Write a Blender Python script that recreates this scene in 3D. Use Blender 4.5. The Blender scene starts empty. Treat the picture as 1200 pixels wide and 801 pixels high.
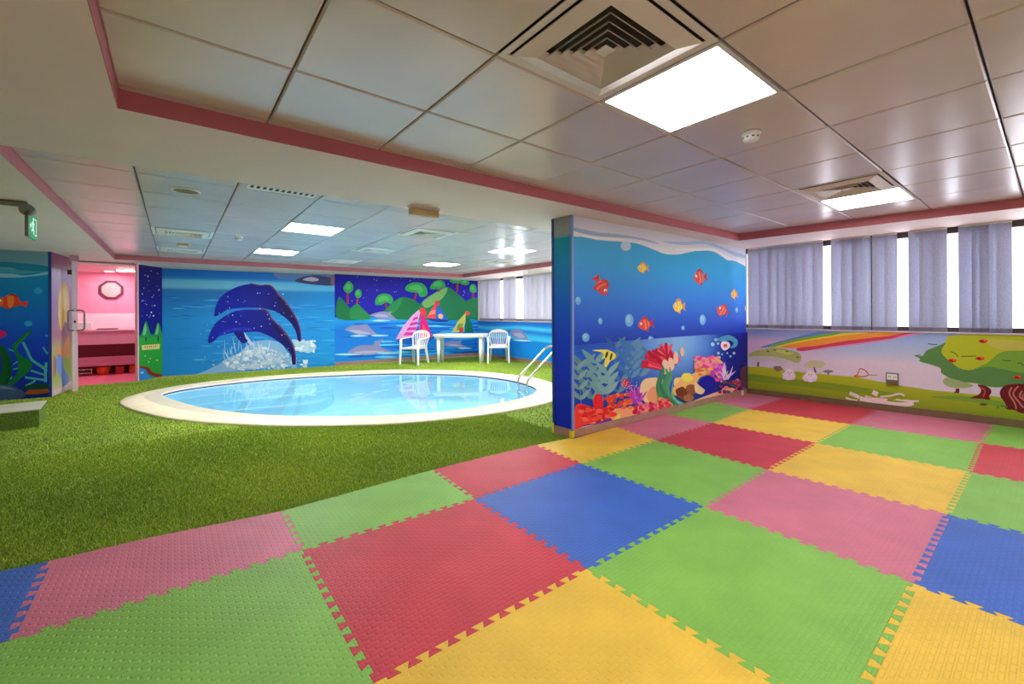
import bpy, bmesh, math, random
import numpy as np
from mathutils import Vector, Matrix
random.seed(7); RNG = np.random.default_rng(7)
SC = bpy.context.scene
COL = SC.collection
PI = math.pi

# ------------------------------------------------------------------ camera model (1200x801 frame)
FPX, CX, CY, YAW, ROLL = 502.1, 600.0, 366.93, 0.6663, -0.0051
EYE = Vector((-0.560, -3.579, 1.284))
SOF, TILE = 2.296, 2.391            # soffit and tile-ceiling heights
cyw, syw = math.cos(YAW), math.sin(YAW)
RV, FV, UV = Vector((cyw, -syw, 0)), Vector((syw, cyw, 0)), Vector((0, 0, 1))
XV = RV * math.cos(ROLL) + UV * math.sin(ROLL)
YV = -RV * math.sin(ROLL) + UV * math.cos(ROLL)
cam = bpy.data.cameras.new('camera'); co = bpy.data.objects.new('camera', cam); COL.objects.link(co)
cam.sensor_width = 36; cam.sensor_fit = 'HORIZONTAL'; cam.lens = FPX / 1200 * 36
cam.shift_y = -(400.5 - CY) / 1200; cam.clip_start = 0.05; cam.clip_end = 200
Mx = Matrix((XV, YV, -FV)).transposed().to_4x4(); Mx.translation = EYE
co.matrix_world = Mx; SC.camera = co

def ray(px, py):
    return XV * ((px - CX) / FPX) - YV * ((py - CY) / FPX) + FV
def on_z(px, py, z=0.0):
    d = ray(px, py); p = EYE + d * ((z - EYE.z) / d.z); return p.x, p.y

# ------------------------------------------------------------------ colours and materials
def lin(c):
    return c / 12.92 if c <= .04045 else ((c + .055) / 1.055) ** 2.4
def C(r, g, b):
    return (lin(r / 255), lin(g / 255), lin(b / 255), 1.0)

def new_mat(name):
    m = bpy.data.materials.new(name); m.use_nodes = True
    return m, m.node_tree.nodes, m.node_tree.links, m.node_tree.nodes['Principled BSDF']
def mat(name, col, rough=.5, metal=0, spec=.5, var=.06, vs=6.0, bump=0, bs=80., emit=0):
    m, n, l, b = new_mat(name)
    b.inputs['Roughness'].default_value = rough; b.inputs['Metallic'].default_value = metal
    b.inputs['Specular IOR Level'].default_value = spec
    tc = n.new('ShaderNodeTexCoord')
    if var:
        no = n.new('ShaderNodeTexNoise'); no.inputs['Scale'].default_value = vs; no.inputs['Detail'].default_value = 4
        l.new(tc.outputs['Object'], no.inputs['Vector'])
        rp = n.new('ShaderNodeValToRGB'); rp.color_ramp.elements[0].position = .3; rp.color_ramp.elements[1].position = .7
        rp.color_ramp.elements[0].color = tuple(max(0, c * (1 - var)) for c in col[:3]) + (1,)
        rp.color_ramp.elements[1].color = tuple(min(1, c * (1 + var)) for c in col[:3]) + (1,)
        l.new(no.outputs['Fac'], rp.inputs['Fac']); l.new(rp.outputs['Color'], b.inputs['Base Color'])
    else:
        b.inputs['Base Color'].default_value = col
    if bump:
        no2 = n.new('ShaderNodeTexNoise'); no2.inputs['Scale'].default_value = bs; no2.inputs['Detail'].default_value = 3
        l.new(tc.outputs['Object'], no2.inputs['Vector'])
        bp = n.new('ShaderNodeBump'); bp.inputs['Strength'].default_value = bump; bp.inputs['Distance'].default_value = .01
        l.new(no2.outputs['Fac'], bp.inputs['Height']); l.new(bp.outputs['Normal'], b.inputs['Normal'])
    if emit:
        b.inputs['Emission Color'].default_value = col; b.inputs['Emission Strength'].default_value = emit
    return m

def attr_mat(name, rough=.5, spec=.18, noise=.05):
    """printed / painted surface: colours come from the mesh's own colour attribute"""
    m, n, l, b = new_mat(name)
    a = n.new('ShaderNodeAttribute'); a.attribute_name = 'col'
    tc = n.new('ShaderNodeTexCoord'); no = n.new('ShaderNodeTexNoise'); no.inputs['Scale'].default_value = 22; no.inputs['Detail'].default_value = 5
    l.new(tc.outputs['Object'], no.inputs['Vector'])
    mr = n.new('ShaderNodeMapRange'); mr.inputs['To Min'].default_value = 1 - noise; mr.inputs['To Max'].default_value = 1 + noise
    l.new(no.outputs['Fac'], mr.inputs['Value'])
    vm = n.new('ShaderNodeVectorMath'); vm.operation = 'SCALE'
    l.new(a.outputs['Color'], vm.inputs[0]); l.new(mr.outputs['Result'], vm.inputs['Scale'])
    l.new(vm.outputs['Vector'], b.inputs['Base Color'])
    b.inputs['Roughness'].default_value = rough; b.inputs['Specular IOR Level'].default_value = spec
    return m

def mat_foam(name, col):
    m, n, l, b = new_mat(name)
    tc = n.new('ShaderNodeTexCoord')
    no = n.new('ShaderNodeTexNoise'); no.inputs['Scale'].default_value = 3.2; no.inputs['Detail'].default_value = 6
    l.new(tc.outputs['Object'], no.inputs['Vector'])
    rp = n.new('ShaderNodeValToRGB'); e = rp.color_ramp.elements
    e[0].position = .28; e[1].position = .72
    e[0].color = tuple(c * .86 for c in col[:3]) + (1,); e[1].color = tuple(min(1, c * 1.08) for c in col[:3]) + (1,)
    l.new(no.outputs['Fac'], rp.inputs['Fac'])
    # small dark scuffs
    n3 = n.new('ShaderNodeTexNoise'); n3.inputs['Scale'].default_value = 14; n3.inputs['Detail'].default_value = 2
    l.new(tc.outputs['Object'], n3.inputs['Vector'])
    r3 = n.new('ShaderNodeValToRGB'); r3.color_ramp.elements[0].position = .16; r3.color_ramp.elements[1].position = .27
    r3.color_ramp.elements[0].color = (.72, .72, .72, 1); r3.color_ramp.elements[1].color = (1, 1, 1, 1)
    l.new(n3.outputs['Fac'], r3.inputs['Fac'])
    mx = n.new('ShaderNodeMix'); mx.data_type = 'RGBA'; mx.blend_type = 'MULTIPLY'; mx.inputs['Factor'].default_value = 1
    l.new(rp.outputs['Color'], mx.inputs['A']); l.new(r3.outputs['Color'], mx.inputs['B']); l.new(mx.outputs['Result'], b.inputs['Base Color'])
    br = n.new('ShaderNodeTexBrick'); br.offset = .5
    br.inputs['Scale'].default_value = 1; br.inputs['Brick Width'].default_value = .056; br.inputs['Row Height'].default_value = .024
    br.inputs['Mortar Size'].default_value = .0062; br.inputs['Mortar Smooth'].default_value = .6
    l.new(tc.outputs['Object'], br.inputs['Vector'])
    bp = n.new('ShaderNodeBump'); bp.invert = True; bp.inputs['Strength'].default_value = .5; bp.inputs['Distance'].default_value = .005
    l.new(br.outputs['Fac'], bp.inputs['Height']); l.new(bp.outputs['Normal'], b.inputs['Normal'])
    b.inputs['Roughness'].default_value = .55; b.inputs['Specular IOR Level'].default_value = .35
    return m

def mat_glass(name, tint=(1, 1, 1, 1), rough=.0, bump=0., ior=1.45):
    m = bpy.data.materials.new(name); m.use_nodes = True
    n, l = m.node_tree.nodes, m.node_tree.links
    n.remove(n['Principled BSDF']); out = n['Material Output']
    t = n.new('ShaderNodeBsdfTransparent'); t.inputs['Color'].default_value = tint
    g = n.new('ShaderNodeBsdfGlossy'); g.inputs['Roughness'].default_value = rough
    fr = n.new('ShaderNodeFresnel'); fr.inputs['IOR'].default_value = ior
    ge = n.new('ShaderNodeNewGeometry'); mr = n.new('ShaderNodeMapRange')      # same reflectance on both faces of a thin pane
    mr.inputs['To Min'].default_value = ior; mr.inputs['To Max'].default_value = 1 / ior
    l.new(ge.outputs['Backfacing'], mr.inputs['Value']); l.new(mr.outputs['Result'], fr.inputs['IOR'])
    mx = n.new('ShaderNodeMixShader')
    l.new(fr.outputs['Fac'], mx.inputs['Fac']); l.new(t.outputs['BSDF'], mx.inputs[1]); l.new(g.outputs['BSDF'], mx.inputs[2])
    l.new(mx.outputs['Shader'], out.inputs['Surface'])
    if bump:
        tc = n.new('ShaderNodeTexCoord'); no = n.new('ShaderNodeTexNoise'); no.inputs['Scale'].default_value = 2.2; no.inputs['Detail'].default_value = 2
        l.new(tc.outputs['Object'], no.inputs['Vector'])
        bp = n.new('ShaderNodeBump'); bp.inputs['Strength'].default_value = bump; bp.inputs['Distance'].default_value = .05
        l.new(no.outputs['Fac'], bp.inputs['Height'])
        l.new(bp.outputs['Normal'], g.inputs['Normal']); l.new(bp.outputs['Normal'], fr.inputs['Normal'])
    return m

def mat_fabric(name, col, trans=.4):
    m, n, l, b = new_mat(name); out = n['Material Output']
    tc = n.new('ShaderNodeTexCoord')
    no = n.new('ShaderNodeTexNoise'); no.inputs['Scale'].default_value = 110; no.inputs['Detail'].default_value = 2
    l.new(tc.outputs['Object'], no.inputs['Vector'])
    rp = n.new('ShaderNodeValToRGB'); rp.color_ramp.elements[0].position = .35; rp.color_ramp.elements[1].position = .65
    rp.color_ramp.elements[0].color = tuple(c * .84 for c in col[:3]) + (1,); rp.color_ramp.elements[1].color = tuple(min(1, c * 1.12) for c in col[:3]) + (1,)
    l.new(no.outputs['Fac'], rp.inputs['Fac']); l.new(rp.outputs['Color'], b.inputs['Base Color'])
    b.inputs['Roughness'].default_value = .9; b.inputs['Specular IOR Level'].default_value = .1
    tr = n.new('ShaderNodeBsdfTranslucent'); l.new(rp.outputs['Color'], tr.inputs['Color'])
    mx = n.new('ShaderNodeMixShader'); mx.inputs['Fac'].default_value = trans
    l.new(b.outputs['BSDF'], mx.inputs[1]); l.new(tr.outputs['BSDF'], mx.inputs[2]); l.new(mx.outputs['Shader'], out.inputs['Surface'])
    return m

def mat_emit(name, col, s):
    m = bpy.data.materials.new(name); m.use_nodes = True
    n, l = m.node_tree.nodes, m.node_tree.links
    n.remove(n['Principled BSDF']); e = n.new('ShaderNodeEmission')
    e.inputs['Color'].default_value = col; e.inputs['Strength'].default_value = s
    l.new(e.outputs['Emission'], n['Material Output'].inputs['Surface']); return m

LAMP = 11.2; LAMP_POOL = 30.0
M = dict(
    paint=mat('soffit_paint', (.87, .695, .63, 1), .6, var=.04, vs=1.2),
    wallpaint=mat('wall_paint', (.62, .55, .50, 1), .6),
    trim=mat('pink_trim', C(196, 108, 118), .5, var=.04),
    tile=mat('ceiling_metal_tile', (.71, .61, .575, 1), .26, metal=.10, spec=.42, var=.05, vs=2.0, bump=.02, bs=3.0),
    dark=mat('dark_groove', (.05, .04, .035, 1), .8, var=0),
    white=mat('white_plastic', (.82, .82, .80, 1), .35, var=.02),
    cream=mat('cream_metal', (.80, .73, .68, 1), .4, var=.03),
    ventdark=mat('vent_dark', (.06, .025, .025, 1), .7, var=0),
    lamp=mat_emit('lamp_panel', (1.0, .985, .97, 1), LAMP),
    lamp2=mat_emit('pool_lamp_panel', (1.0, .985, .97, 1), LAMP_POOL),
    lampframe=mat('lamp_frame', (.75, .70, .70, 1), .4, var=0),
    base=mat('baseboard_tile', C(168, 126, 112), .4, var=.12, vs=9),
    basebrown=mat('baseboard_brown', C(120, 98, 68), .45, var=.12, vs=9),
    mural=attr_mat('mural_print'),
    corner=mat('corner_guard_lavender', C(122, 150, 215), .35, var=.02),
    cornerdk=mat('corner_guard_blue', C(24, 58, 140), .35, var=.02),
    tape=mat('yellow_tape', C(215, 205, 40), .5, var=.05),
    turfbase=mat('turf_backing', C(124, 152, 44), .9, var=.25, vs=3),
    floor=mat('floor_screed', C(150, 130, 115), .6),
    coping=mat('cream_stone', C(244, 234, 200), .45, var=.05, vs=5, bump=.05, bs=40),
    copingin=mat('beige_stone', C(212, 200, 172), .45, var=.05, vs=5),
    tileband=mat('blue_tile_band', C(24, 62, 130), .25, var=.1, vs=20),
    basin=mat('pool_basin', C(192, 226, 238), .35, var=.05, vs=2),
    water=mat_glass('pool_water', C(222, 244, 252), .015, .02, 1.33),
    steel=mat('polished_steel', (.72, .72, .70, 1), .14, metal=1, var=.02),
    greymetal=mat('grey_metal', C(128, 128, 122), .4, metal=.4, var=.03),
    blackp=mat('black_plastic', (.02, .02, .02, 1), .4, var=0),
    blind=mat_fabric('blind_fabric', C(190, 192, 208), .36),
    blind2=mat_fabric('pale_blind_fabric', C(212, 210, 220), .34),
    hem=mat_fabric('blind_hem', C(140, 132, 150), .16),
    frame=mat('bronze_frame', C(70, 52, 48), .4, var=.05),
    glass=mat_glass('window_glass', (.97, .98, 1, 1)),
    pink=mat('pink_wall', C(246, 160, 190), .55, var=.03),
    palepink=mat('pale_pink_tile', C(250, 228, 236), .3, var=.02),
    pinkfloor=mat('pink_floor', C(244, 120, 150), .3, var=.05),
    lilac=mat('lilac_panel', C(216, 158, 184), .4, var=.03),
    maroon=mat('maroon_panel', C(150, 18, 62), .5, var=.05),
    mirror=mat('mirror_glass', (.92, .86, .90, 1), .25, metal=.6, var=0),
    mirframe=mat('plum_frame', C(112, 40, 70), .4, var=.05),
    orange=mat('orange_plastic', C(235, 92, 40), .4, var=.08),
    redp=mat('red_plastic', C(190, 24, 40), .4, var=.08),
    signgreen=mat('sign_green', C(20, 130, 80), .35, var=.04, emit=.25),
    signwhite=mat('sign_white', C(210, 245, 225), .35, var=0, emit=.3),
    yellowed=mat('yellowed_lens', C(196, 168, 110), .35, var=.08),
    bldg=mat('outside_render', (.75, .74, .76, 1), .8, var=.04),
    bldgdark=mat('outside_window', (.32, .33, .38, 1), .3, var=.05),
    red=mat_foam('foam_red', C(206, 58, 74)), blue=mat_foam('foam_blue', C(58, 104, 196)), green=mat_foam('foam_green', C(132, 190, 78)),
    yellow=mat_foam('foam_yellow', C(236, 194, 66)), fpink=mat_foam('foam_pink', C(212, 118, 142)),
)

# ------------------------------------------------------------------ mesh builder
class MB:
    def __init__(s): s.v, s.f, s.m, s.sm = [], [], [], []
    def add(s, vs, fs, mi=0, smooth=False):
        k = len(s.v); s.v += [tuple(p) for p in vs]
        for f in fs: s.f.append(tuple(k + i for i in f)); s.m.append(mi); s.sm.append(smooth)
        return s
    def box(s, x0, y0, z0, x1, y1, z1, mi=0, b=0.0):
        if b <= 0:
            v = [(x, y, z) for z in (z0, z1) for y in (y0, y1) for x in (x0, x1)]
            return s.add(v, [(0, 2, 3, 1), (4, 5, 7, 6), (0, 1, 5, 4), (2, 6, 7, 3), (0, 4, 6, 2), (1, 3, 7, 5)], mi)
        bm = bmesh.new(); bmesh.ops.create_cube(bm, size=1)
        for w in bm.verts: w.co = ((x0 + x1) / 2 + w.co.x * (x1 - x0), (y0 + y1) / 2 + w.co.y * (y1 - y0), (z0 + z1) / 2 + w.co.z * (z1 - z0))
        bmesh.ops.bevel(bm, geom=bm.edges[:], offset=b, segments=2, affect='EDGES', profile=.5)
        bm.verts.index_update()
        s.add([w.co[:] for w in bm.verts], [[w.index for w in f.verts] for f in bm.faces], mi); bm.free(); return s
    def prism(s, pts, z0, z1, mi=0):
        n = len(pts); v = [(p[0], p[1], z0) for p in pts] + [(p[0], p[1], z1) for p in pts]
        a = sum(pts[i][0] * pts[(i + 1) % n][1] - pts[(i + 1) % n][0] * pts[i][1] for i in range(n))
        f = [tuple(range(n))[::-1], tuple(range(n, 2 * n))] + [(i, (i + 1) % n, n + (i + 1) % n, n + i) for i in range(n)]
        if a < 0: f = [t[::-1] for t in f]
        return s.add(v, f, mi)
    def wallbox(s, P, Q, z0, z1, t, mi=0):
        """slab standing on the line P->Q, growing by t to the left of the direction"""
        d = Vector((Q[0] - P[0], Q[1] - P[1])).normalized(); nrm = Vector((-d.y, d.x)) * t
        return s.prism([P, Q, (Q[0] + nrm.x, Q[1] + nrm.y), (P[0] + nrm.x, P[1] + nrm.y)], z0, z1, mi)
    def tube(s, path, r, n=10, mi=0, flat=None, cap=True):
        """round (or flattened: flat=(a,b) radii factors) tube along a path; r a number or a list"""
        P = [Vector(p) for p in path]; R = r if isinstance(r, (list, tuple)) else [r] * len(P)
        up = Vector((0, 0, 1)); vs = []; last = None
        for i, p in enumerate(P):
            t = (P[min(i + 1, len(P) - 1)] - P[max(i - 1, 0)]).normalized()
            if last is None:
                ref = up if abs(t.z) < .9 else Vector((1, 0, 0)); a = t.cross(ref).normalized()
            else:
                a = (last - t * last.dot(t)).normalized()
            last = a; b = t.cross(a); fa, fb = flat or (1, 1)
            for k in range(n):
                w = 2 * PI * k / n; vs.append(p + a * (math.cos(w) * R[i] * fa) + b * (math.sin(w) * R[i] * fb))
        m = len(P); f = [(i * n + k, i * n + (k + 1) % n, (i + 1) * n + (k + 1) % n, (i + 1) * n + k) for i in range(m - 1) for k in range(n)]
        s.add(vs, f, mi, True)
        if cap: s.add(vs[:n], [tuple(range(n))[::-1]], mi); s.add(vs[-n:], [tuple(range(n))], mi)
        return s
    def lathe(s, prof, c=(0, 0, 0), n=24, mi=0, axis='z'):
        vs = []
        for r, z in prof:
            for k in range(n):
                w = 2 * PI * k / n; q = (r * math.cos(w), r * math.sin(w), z)
                if axis == 'y': q = (q[0], q[2], q[1])
                if axis == 'x': q = (q[2], q[0], q[1])
                vs.append((c[0] + q[0], c[1] + q[1], c[2] + q[2]))
        f = [(i * n + k, i * n + (k + 1) % n, (i + 1) * n + (k + 1) % n, (i + 1) * n + k) for i in range(len(prof) - 1) for k in range(n)]
        return s.add(vs, f, mi, True)
    def sheet(s, fn, nu, nv, off, mi=0):
        """closed thick sheet over a parametric patch; off = Vector thickness"""
        top = [Vector(fn(i / nu, j / nv)) for j in range(nv + 1) for i in range(nu + 1)]; N = len(top)
        bot = [p + Vector(off) for p in top]; w = nu + 1; f = []
        for j in range(nv):
            for i in range(nu):
                a = j * w + i; q = (a, a + 1, a + 1 + w, a + w); f.append(q); f.append(tuple(N + k for k in q[::-1]))
        rim = [i for i in range(nu + 1)] + [j * w + nu for j in range(1, nv + 1)] + [nv * w + i for i in range(nu - 1, -1, -1)] + [j * w for j in range(nv - 1, 0, -1)]
        for a, b in zip(rim, rim[1:] + rim[:1]): f.append((a, N + a, N + b, b))
        return s.add(top + bot, f, mi, True)
    def build(s, name, mats, parent=None, recalc=True):
        me = bpy.data.meshes.new(name); me.from_pydata(s.v, [], s.f)
        for m in (mats if isinstance(mats, (list, tuple)) else [mats]): me.materials.append(m)
        me.polygons.foreach_set('material_index', s.m); me.polygons.foreach_set('use_smooth', s.sm); me.update()
        if recalc:
            bm = bmesh.new(); bm.from_mesh(me); bmesh.ops.recalc_face_normals(bm, faces=bm.faces[:]); bm.to_mesh(me); bm.free()
        return link(name, me, parent)

def link(name, me, parent=None):
    o = bpy.data.objects.new(name, me); COL.objects.link(o)
    if parent is not None: o.parent = parent
    return o
def tag(o, label, cat, group=None, kind=None):
    o['label'] = label; o['category'] = cat
    if group: o['group'] = group
    if kind: o['kind'] = kind
    return o
def thing(name, label, cat, loc=(0, 0, 0), rz=0, group=None):
    o = bpy.data.objects.new(name, None); COL.objects.link(o); o.empty_display_size = .1
    o.location = loc; o.rotation_euler = (0, 0, rz); return tag(o, label, cat, group)
def dup(root, loc, rz, label, group=None):
    r = root.copy(); COL.objects.link(r); r.location = loc; r.rotation_euler = (0, 0, rz); r['label'] = label
    if group: r['group'] = group
    for ch in list(root.children):
        c = ch.copy(); COL.objects.link(c); c.parent = r
        for g in list(ch.children):
            d = g.copy(); COL.objects.link(d); d.parent = c
    return r
def struct(name, mb, m, label, cat, parent=None):
    o = mb.build(name, m, parent); o['kind'] = 'structure'
    if parent is None: o['label'] = label; o['category'] = cat
    return o

def catmull(pts, k=4, closed=True):
    n = len(pts); out = []
    for i in range(n if closed else n - 1):
        g = (lambda j: pts[j % n]) if closed else (lambda j: pts[max(0, min(n - 1, j))])
        p0, p1, p2, p3 = g(i - 1), g(i), g(i + 1), g(i + 2)
        for a in range(k):
            t = a / k
            out.append(tuple(.5 * (2 * p1[d] + (p2[d] - p0[d]) * t + (2 * p0[d] - 5 * p1[d] + 4 * p2[d] - p3[d]) * t * t + (3 * p1[d] - p0[d] - 3 * p2[d] + p3[d]) * t ** 3) for d in range(len(p1))))
    if not closed: out.append(tuple(pts[-1]))
    return out

def fill_with_holes(loops, z):
    """flat face set bounded by the first loop with the other loops cut out"""
    bm = bmesh.new(); es = []
    for lp in loops:
        vs = [bm.verts.new((p[0], p[1], z)) for p in lp]
        es += [bm.edges.new((vs[i], vs[(i + 1) % len(vs)])) for i in range(len(vs))]
    bmesh.ops.triangle_fill(bm, use_beauty=True, use_dissolve=False, edges=es)
    bmesh.ops.recalc_face_normals(bm, faces=bm.faces[:])
    bm.verts.index_update()
    v = [w.co[:] for w in bm.verts]; f = [[w.index for w in q.verts] for q in bm.faces]; bm.free()
    return v, f

# ------------------------------------------------------------------ plan of the room (metres)
PA, PB = (2.65, -.488), (6.50, -.55)            # partition front
PA2 = (2.64, -.222); PB2 = (6.50, -.27)
W0, W1 = (6.55, -.5), (6.83, -4.84)             # window wall of the play room (slightly out of square)
V0, V1 = (6.76, 7.42), (6.60, -.30)             # window wall of the pool room
D0, D1 = (-.775, 8.0), (2.567, 7.55)            # dolphin wall, then boat wall
N0 = (-1.12, 7.53)
J0 = (-1.96, 7.47)                              # door jamb side
L1, L0 = (-2.10, 6.26), (-4.2, 6.56)            # block wall left of the door
SILL = 1.03
YB = -6.0; XL = -4.2

# pool outlines
OUT = [(-1.19, 4.75), (-.63, 3.20), (.17, 2.13), (.92, 1.50), (1.62, 1.10), (2.40, .88), (3.2, .84), (3.80, 1.0), (4.55, 1.62), (4.95, 2.55), (4.86, 3.55), (4.42, 4.61), (3.31, 5.74), (1.99, 6.31), (.72, 6.50), (-.39, 6.25), (-1.02, 5.62)]
INN = [(-.72, 5.20), (-.40, 4.04), (-.06, 3.27), (.42, 2.56), (1.06, 1.95), (1.76, 1.52), (2.43, 1.34), (3.13, 1.33), (3.84, 1.52), (4.32, 2.0), (4.52, 2.85), (4.40, 3.65), (4.05, 4.40), (3.10, 5.36), (1.89, 5.93), (.70, 6.12), (-.22, 5.92), (-.63, 5.60)]
OUTC, INNC = catmull(OUT, 6), catmull(INN, 6)

# ------------------------------------------------------------------ floor, soffit, walls
fl = MB(); v, f = fill_with_holes([[(XL, YB), (7.2, YB), (7.2, 8.3), (XL, 8.3)], OUTC], -.016); fl.add(v, f)
struct('floor', fl, M['floor'], 'plain floor slab under the foam mats and the grass', 'floor')

MH = [(-.775, -.745), (5.72, -.80), (6.20, -5.4), (-.775, -5.4)]         # recess over the play room
PH = [(-1.41, .29), (5.85, .29), (5.83, 6.77), (-1.41, 6.97)]            # recess over the pool
def expand(lp, d):
    cx = sum(p[0] for p in lp) / len(lp); cy = sum(p[1] for p in lp) / len(lp)
    return [(p[0] + math.copysign(d, p[0] - cx), p[1] + math.copysign(d, p[1] - cy)) for p in lp]
sf = MB()
v, f = fill_with_holes([[(XL - .1, YB - .1), (7.3, YB - .1), (7.3, 8.4), (XL - .1, 8.4)], expand(MH, .004), expand(PH, .004)], SOF); sf.add(v, f)
v, f = fill_with_holes([[(XL - .1, YB - .1), (7.3, YB - .1), (7.3, 8.4), (XL - .1, 8.4)]], TILE + .16); sf.add(v, f)
ceil = struct('ceiling', sf, M['paint'], 'beige dropped ceiling border framing two recessed tiled areas', 'ceiling')

def trim(name, lp, label):
    mb = MB(); big = expand(lp, .004); n = len(lp)
    for i in range(n):
        a, b, A, B = lp[i], lp[(i + 1) % n], big[i], big[(i + 1) % n]
        vs = [(a[0], a[1], SOF), (b[0], b[1], SOF), (B[0], B[1], SOF), (A[0], A[1], SOF)]
        vs += [(p[0], p[1], TILE + .03) for p in vs]
        mb.add(vs, [(0, 1, 2, 3), (0, 4, 5, 1), (2, 6, 7, 3), (4, 7, 6, 5)])
    struct(name, mb, M['trim'], label, 'trim')
trim('trim_1', MH, 'dusty pink upstand round the ceiling recess above the foam mats')
trim('trim_2', PH, 'dusty pink upstand round the ceiling recess above the pool')

# ceiling tiles -----------------------------------------------------
GX = [-.80 + .6645 * k for k in range(-1, 12)]
GYM = [-.80 - .645 * k for k in range(0, 9)]
GYP = [.83 - .645, .83] + [.83 + .645 * k for k in range(1, 11)]
def clip_poly(poly, lp):
    """Sutherland-Hodgman against a convex loop"""
    a = sum(lp[i][0] * lp[(i + 1) % len(lp)][1] - lp[(i + 1) % len(lp)][0] * lp[i][1] for i in range(len(lp)))
    L = lp if a > 0 else lp[::-1]; out = poly
    for i in range(len(L)):
        p, q = L[i], L[(i + 1) % len(L)]; src, out = out, []
        side = lambda r: (q[0] - p[0]) * (r[1] - p[1]) - (q[1] - p[1]) * (r[0] - p[0])
        for j in range(len(src)):
            c, d = src[j], src[(j + 1) % len(src)]; sc, sd = side(c), side(d)
            if sc >= 0: out.append(c)
            if sc * sd < 0:
                t = sc / (sc - sd); out.append((c[0] + (d[0] - c[0]) * t, c[1] + (d[1] - c[1]) * t))
        if not out: return []
    return out
LIGHT_MAIN = [(1.853 - .6645, -2.09), (5.175 - .6645, -2.09)]        # lower-left corners (x, y) of the light cells
def cell_main(a, b):       # a: column from x=-.8, b: row from y=-.80 downwards
    x0 = -.80 + .6645 * a; y1 = -.80 - .645 * b; return x0, y1 - .645, x0 + .6645, y1
def cell_pool(a, b):       # b: row from y=.83 upwards
    x0 = -.80 + .6645 * a; y0 = .83 + .645 * b; return x0, y0, x0 + .6645, y0 + .645
SKIP_M = {(3, 2): 'light', (2, 2): 'vent', (8, 2): 'light', (7, 2): 'vent', (0, 5): 'light', (5, 6): 'light'}
SKIP_P = {(2, 2): 'light', (2, 6): 'light', (7, 6): 'light', (7, 2): 'light', (4, 1): 'vent', (4, 4): 'vent', (4, 7): 'vent', (8, 4): 'vent', (0, 4): 'vent', (0, 7): 'vent', (5, 2): 'x', }
SKIP_P.pop((5, 2))
def tiles(name, lp, cellf, rows, skip):
    mb = MB(); g = .0045
    for a in range(-2, 11):
        for b in rows:
            if (a, b) in skip: continue
            x0, y0, x1, y1 = cellf(a, b)
            pl = clip_poly([(x0 + g, y0 + g), (x1 - g, y0 + g), (x1 - g, y1 - g), (x0 + g, y1 - g)], lp)
            if len(pl) < 3: continue
            cx = sum(p[0] for p in pl) / len(pl); cy = sum(p[1] for p in pl) / len(pl)
            tx, ty = random.gauss(0, .0022), random.gauss(0, .0022)
            z = lambda p: TILE + (p[0] - cx) * tx + (p[1] - cy) * ty
            inn = [(cx + (p[0] - cx) * .975, cy + (p[1] - cy) * .975) for p in pl]; n = len(pl)
            vs = [(p[0], p[1], z(p)) for p in inn] + [(p[0], p[1], z(p) + .006) for p in pl] + [(p[0], p[1], TILE + .025) for p in pl]
            mb.add(vs, [tuple(range(n))[::-1]] + [(i, (i + 1) % n, n + (i + 1) % n, n + i) for i in range(n)] + [(n + i, n + (i + 1) % n, 2 * n + (i + 1) % n, 2 * n + i) for i in range(n)])
    k = len(mb.v); big = expand(lp, .02)
    mb.add([(p[0], p[1], TILE + .026) for p in big], [(0, 1, 2, 3)], 1)
    o = mb.build(name, [M['tile'], M['dark']], ceil); o['kind'] = 'structure'
tiles('ceiling_tiles', MH, cell_main, range(-1, 8), SKIP_M)
tiles('ceiling_tiles', PH, cell_pool, range(-1, 11), SKIP_P)

# ceiling lights ----------------------------------------------------
def light_unit(cell, label, louvre=False, lamp='lamp'):
    x0, y0, x1, y1 = cell; w, d = x1 - x0, y1 - y0
    t = thing('ceiling_light', label, 'ceiling light', ((x0 + x1) / 2, (y0 + y1) / 2, TILE), 0, 'square ceiling light panels')
    fr = MB(); a, b, k = w / 2 - .005, d / 2 - .005, .022
    for (p, q, r, s_) in ((-a, -b, a, -b + k), (-a, b - k, a, b), (-a, -b + k, -a + k, b - k), (a - k, -b + k, a, b - k)): fr.box(p, q, 0, r, s_, .024)
    fr.build('frame', M['lampframe'], t)
    MB().box(-a + k, -b + k, .004, a - k, b - k, .012).build('diffuser', M[lamp], t)
    if louvre:
        lv = MB()
        for i in range(1, 6): lv.box(-a + k, -b + k + i * (2 * b - 2 * k) / 6 - .004, -.004, a - k, -b + k + i * (2 * b - 2 * k) / 6 + .004, .0035)
        for i in range(1, 3): lv.box(-a + k + i * (2 * a - 2 * k) / 3 - .004, -b + k, -.004, -a + k + i * (2 * a - 2 * k) / 3 + .004, b - k, .0035)
        lv.build('louvre', M['white'], t)
    return t
light_unit(cell_main(3, 2), 'large bright square light panel nearest the camera, beside the big air vent')
light_unit(cell_main(8, 2), 'bright ceiling light panel near the play area windows, beside a small vent')
light_unit(cell_main(0, 5), 'added unseen ceiling light panel behind the camera on the left side')  # invented fixture out of view, placed to brighten the left foreground mats
light_unit(cell_main(5, 6), 'added unseen ceiling light panel behind the camera on the right side')  # second invented fixture out of view, extra light for the play room
light_unit(cell_pool(2, 2), 'louvred ceiling light above the near left side of the pool', True, 'lamp2')
light_unit(cell_pool(2, 6), 'narrow looking ceiling light above the far left pool, behind the louvred one', False, 'lamp2')
light_unit(cell_pool(7, 6), 'far ceiling light above the white table and boat mural', False, 'lamp2')
light_unit(cell_pool(7, 2), 'ceiling light beside the upper left of the blue partition end', False, 'lamp2')

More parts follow.
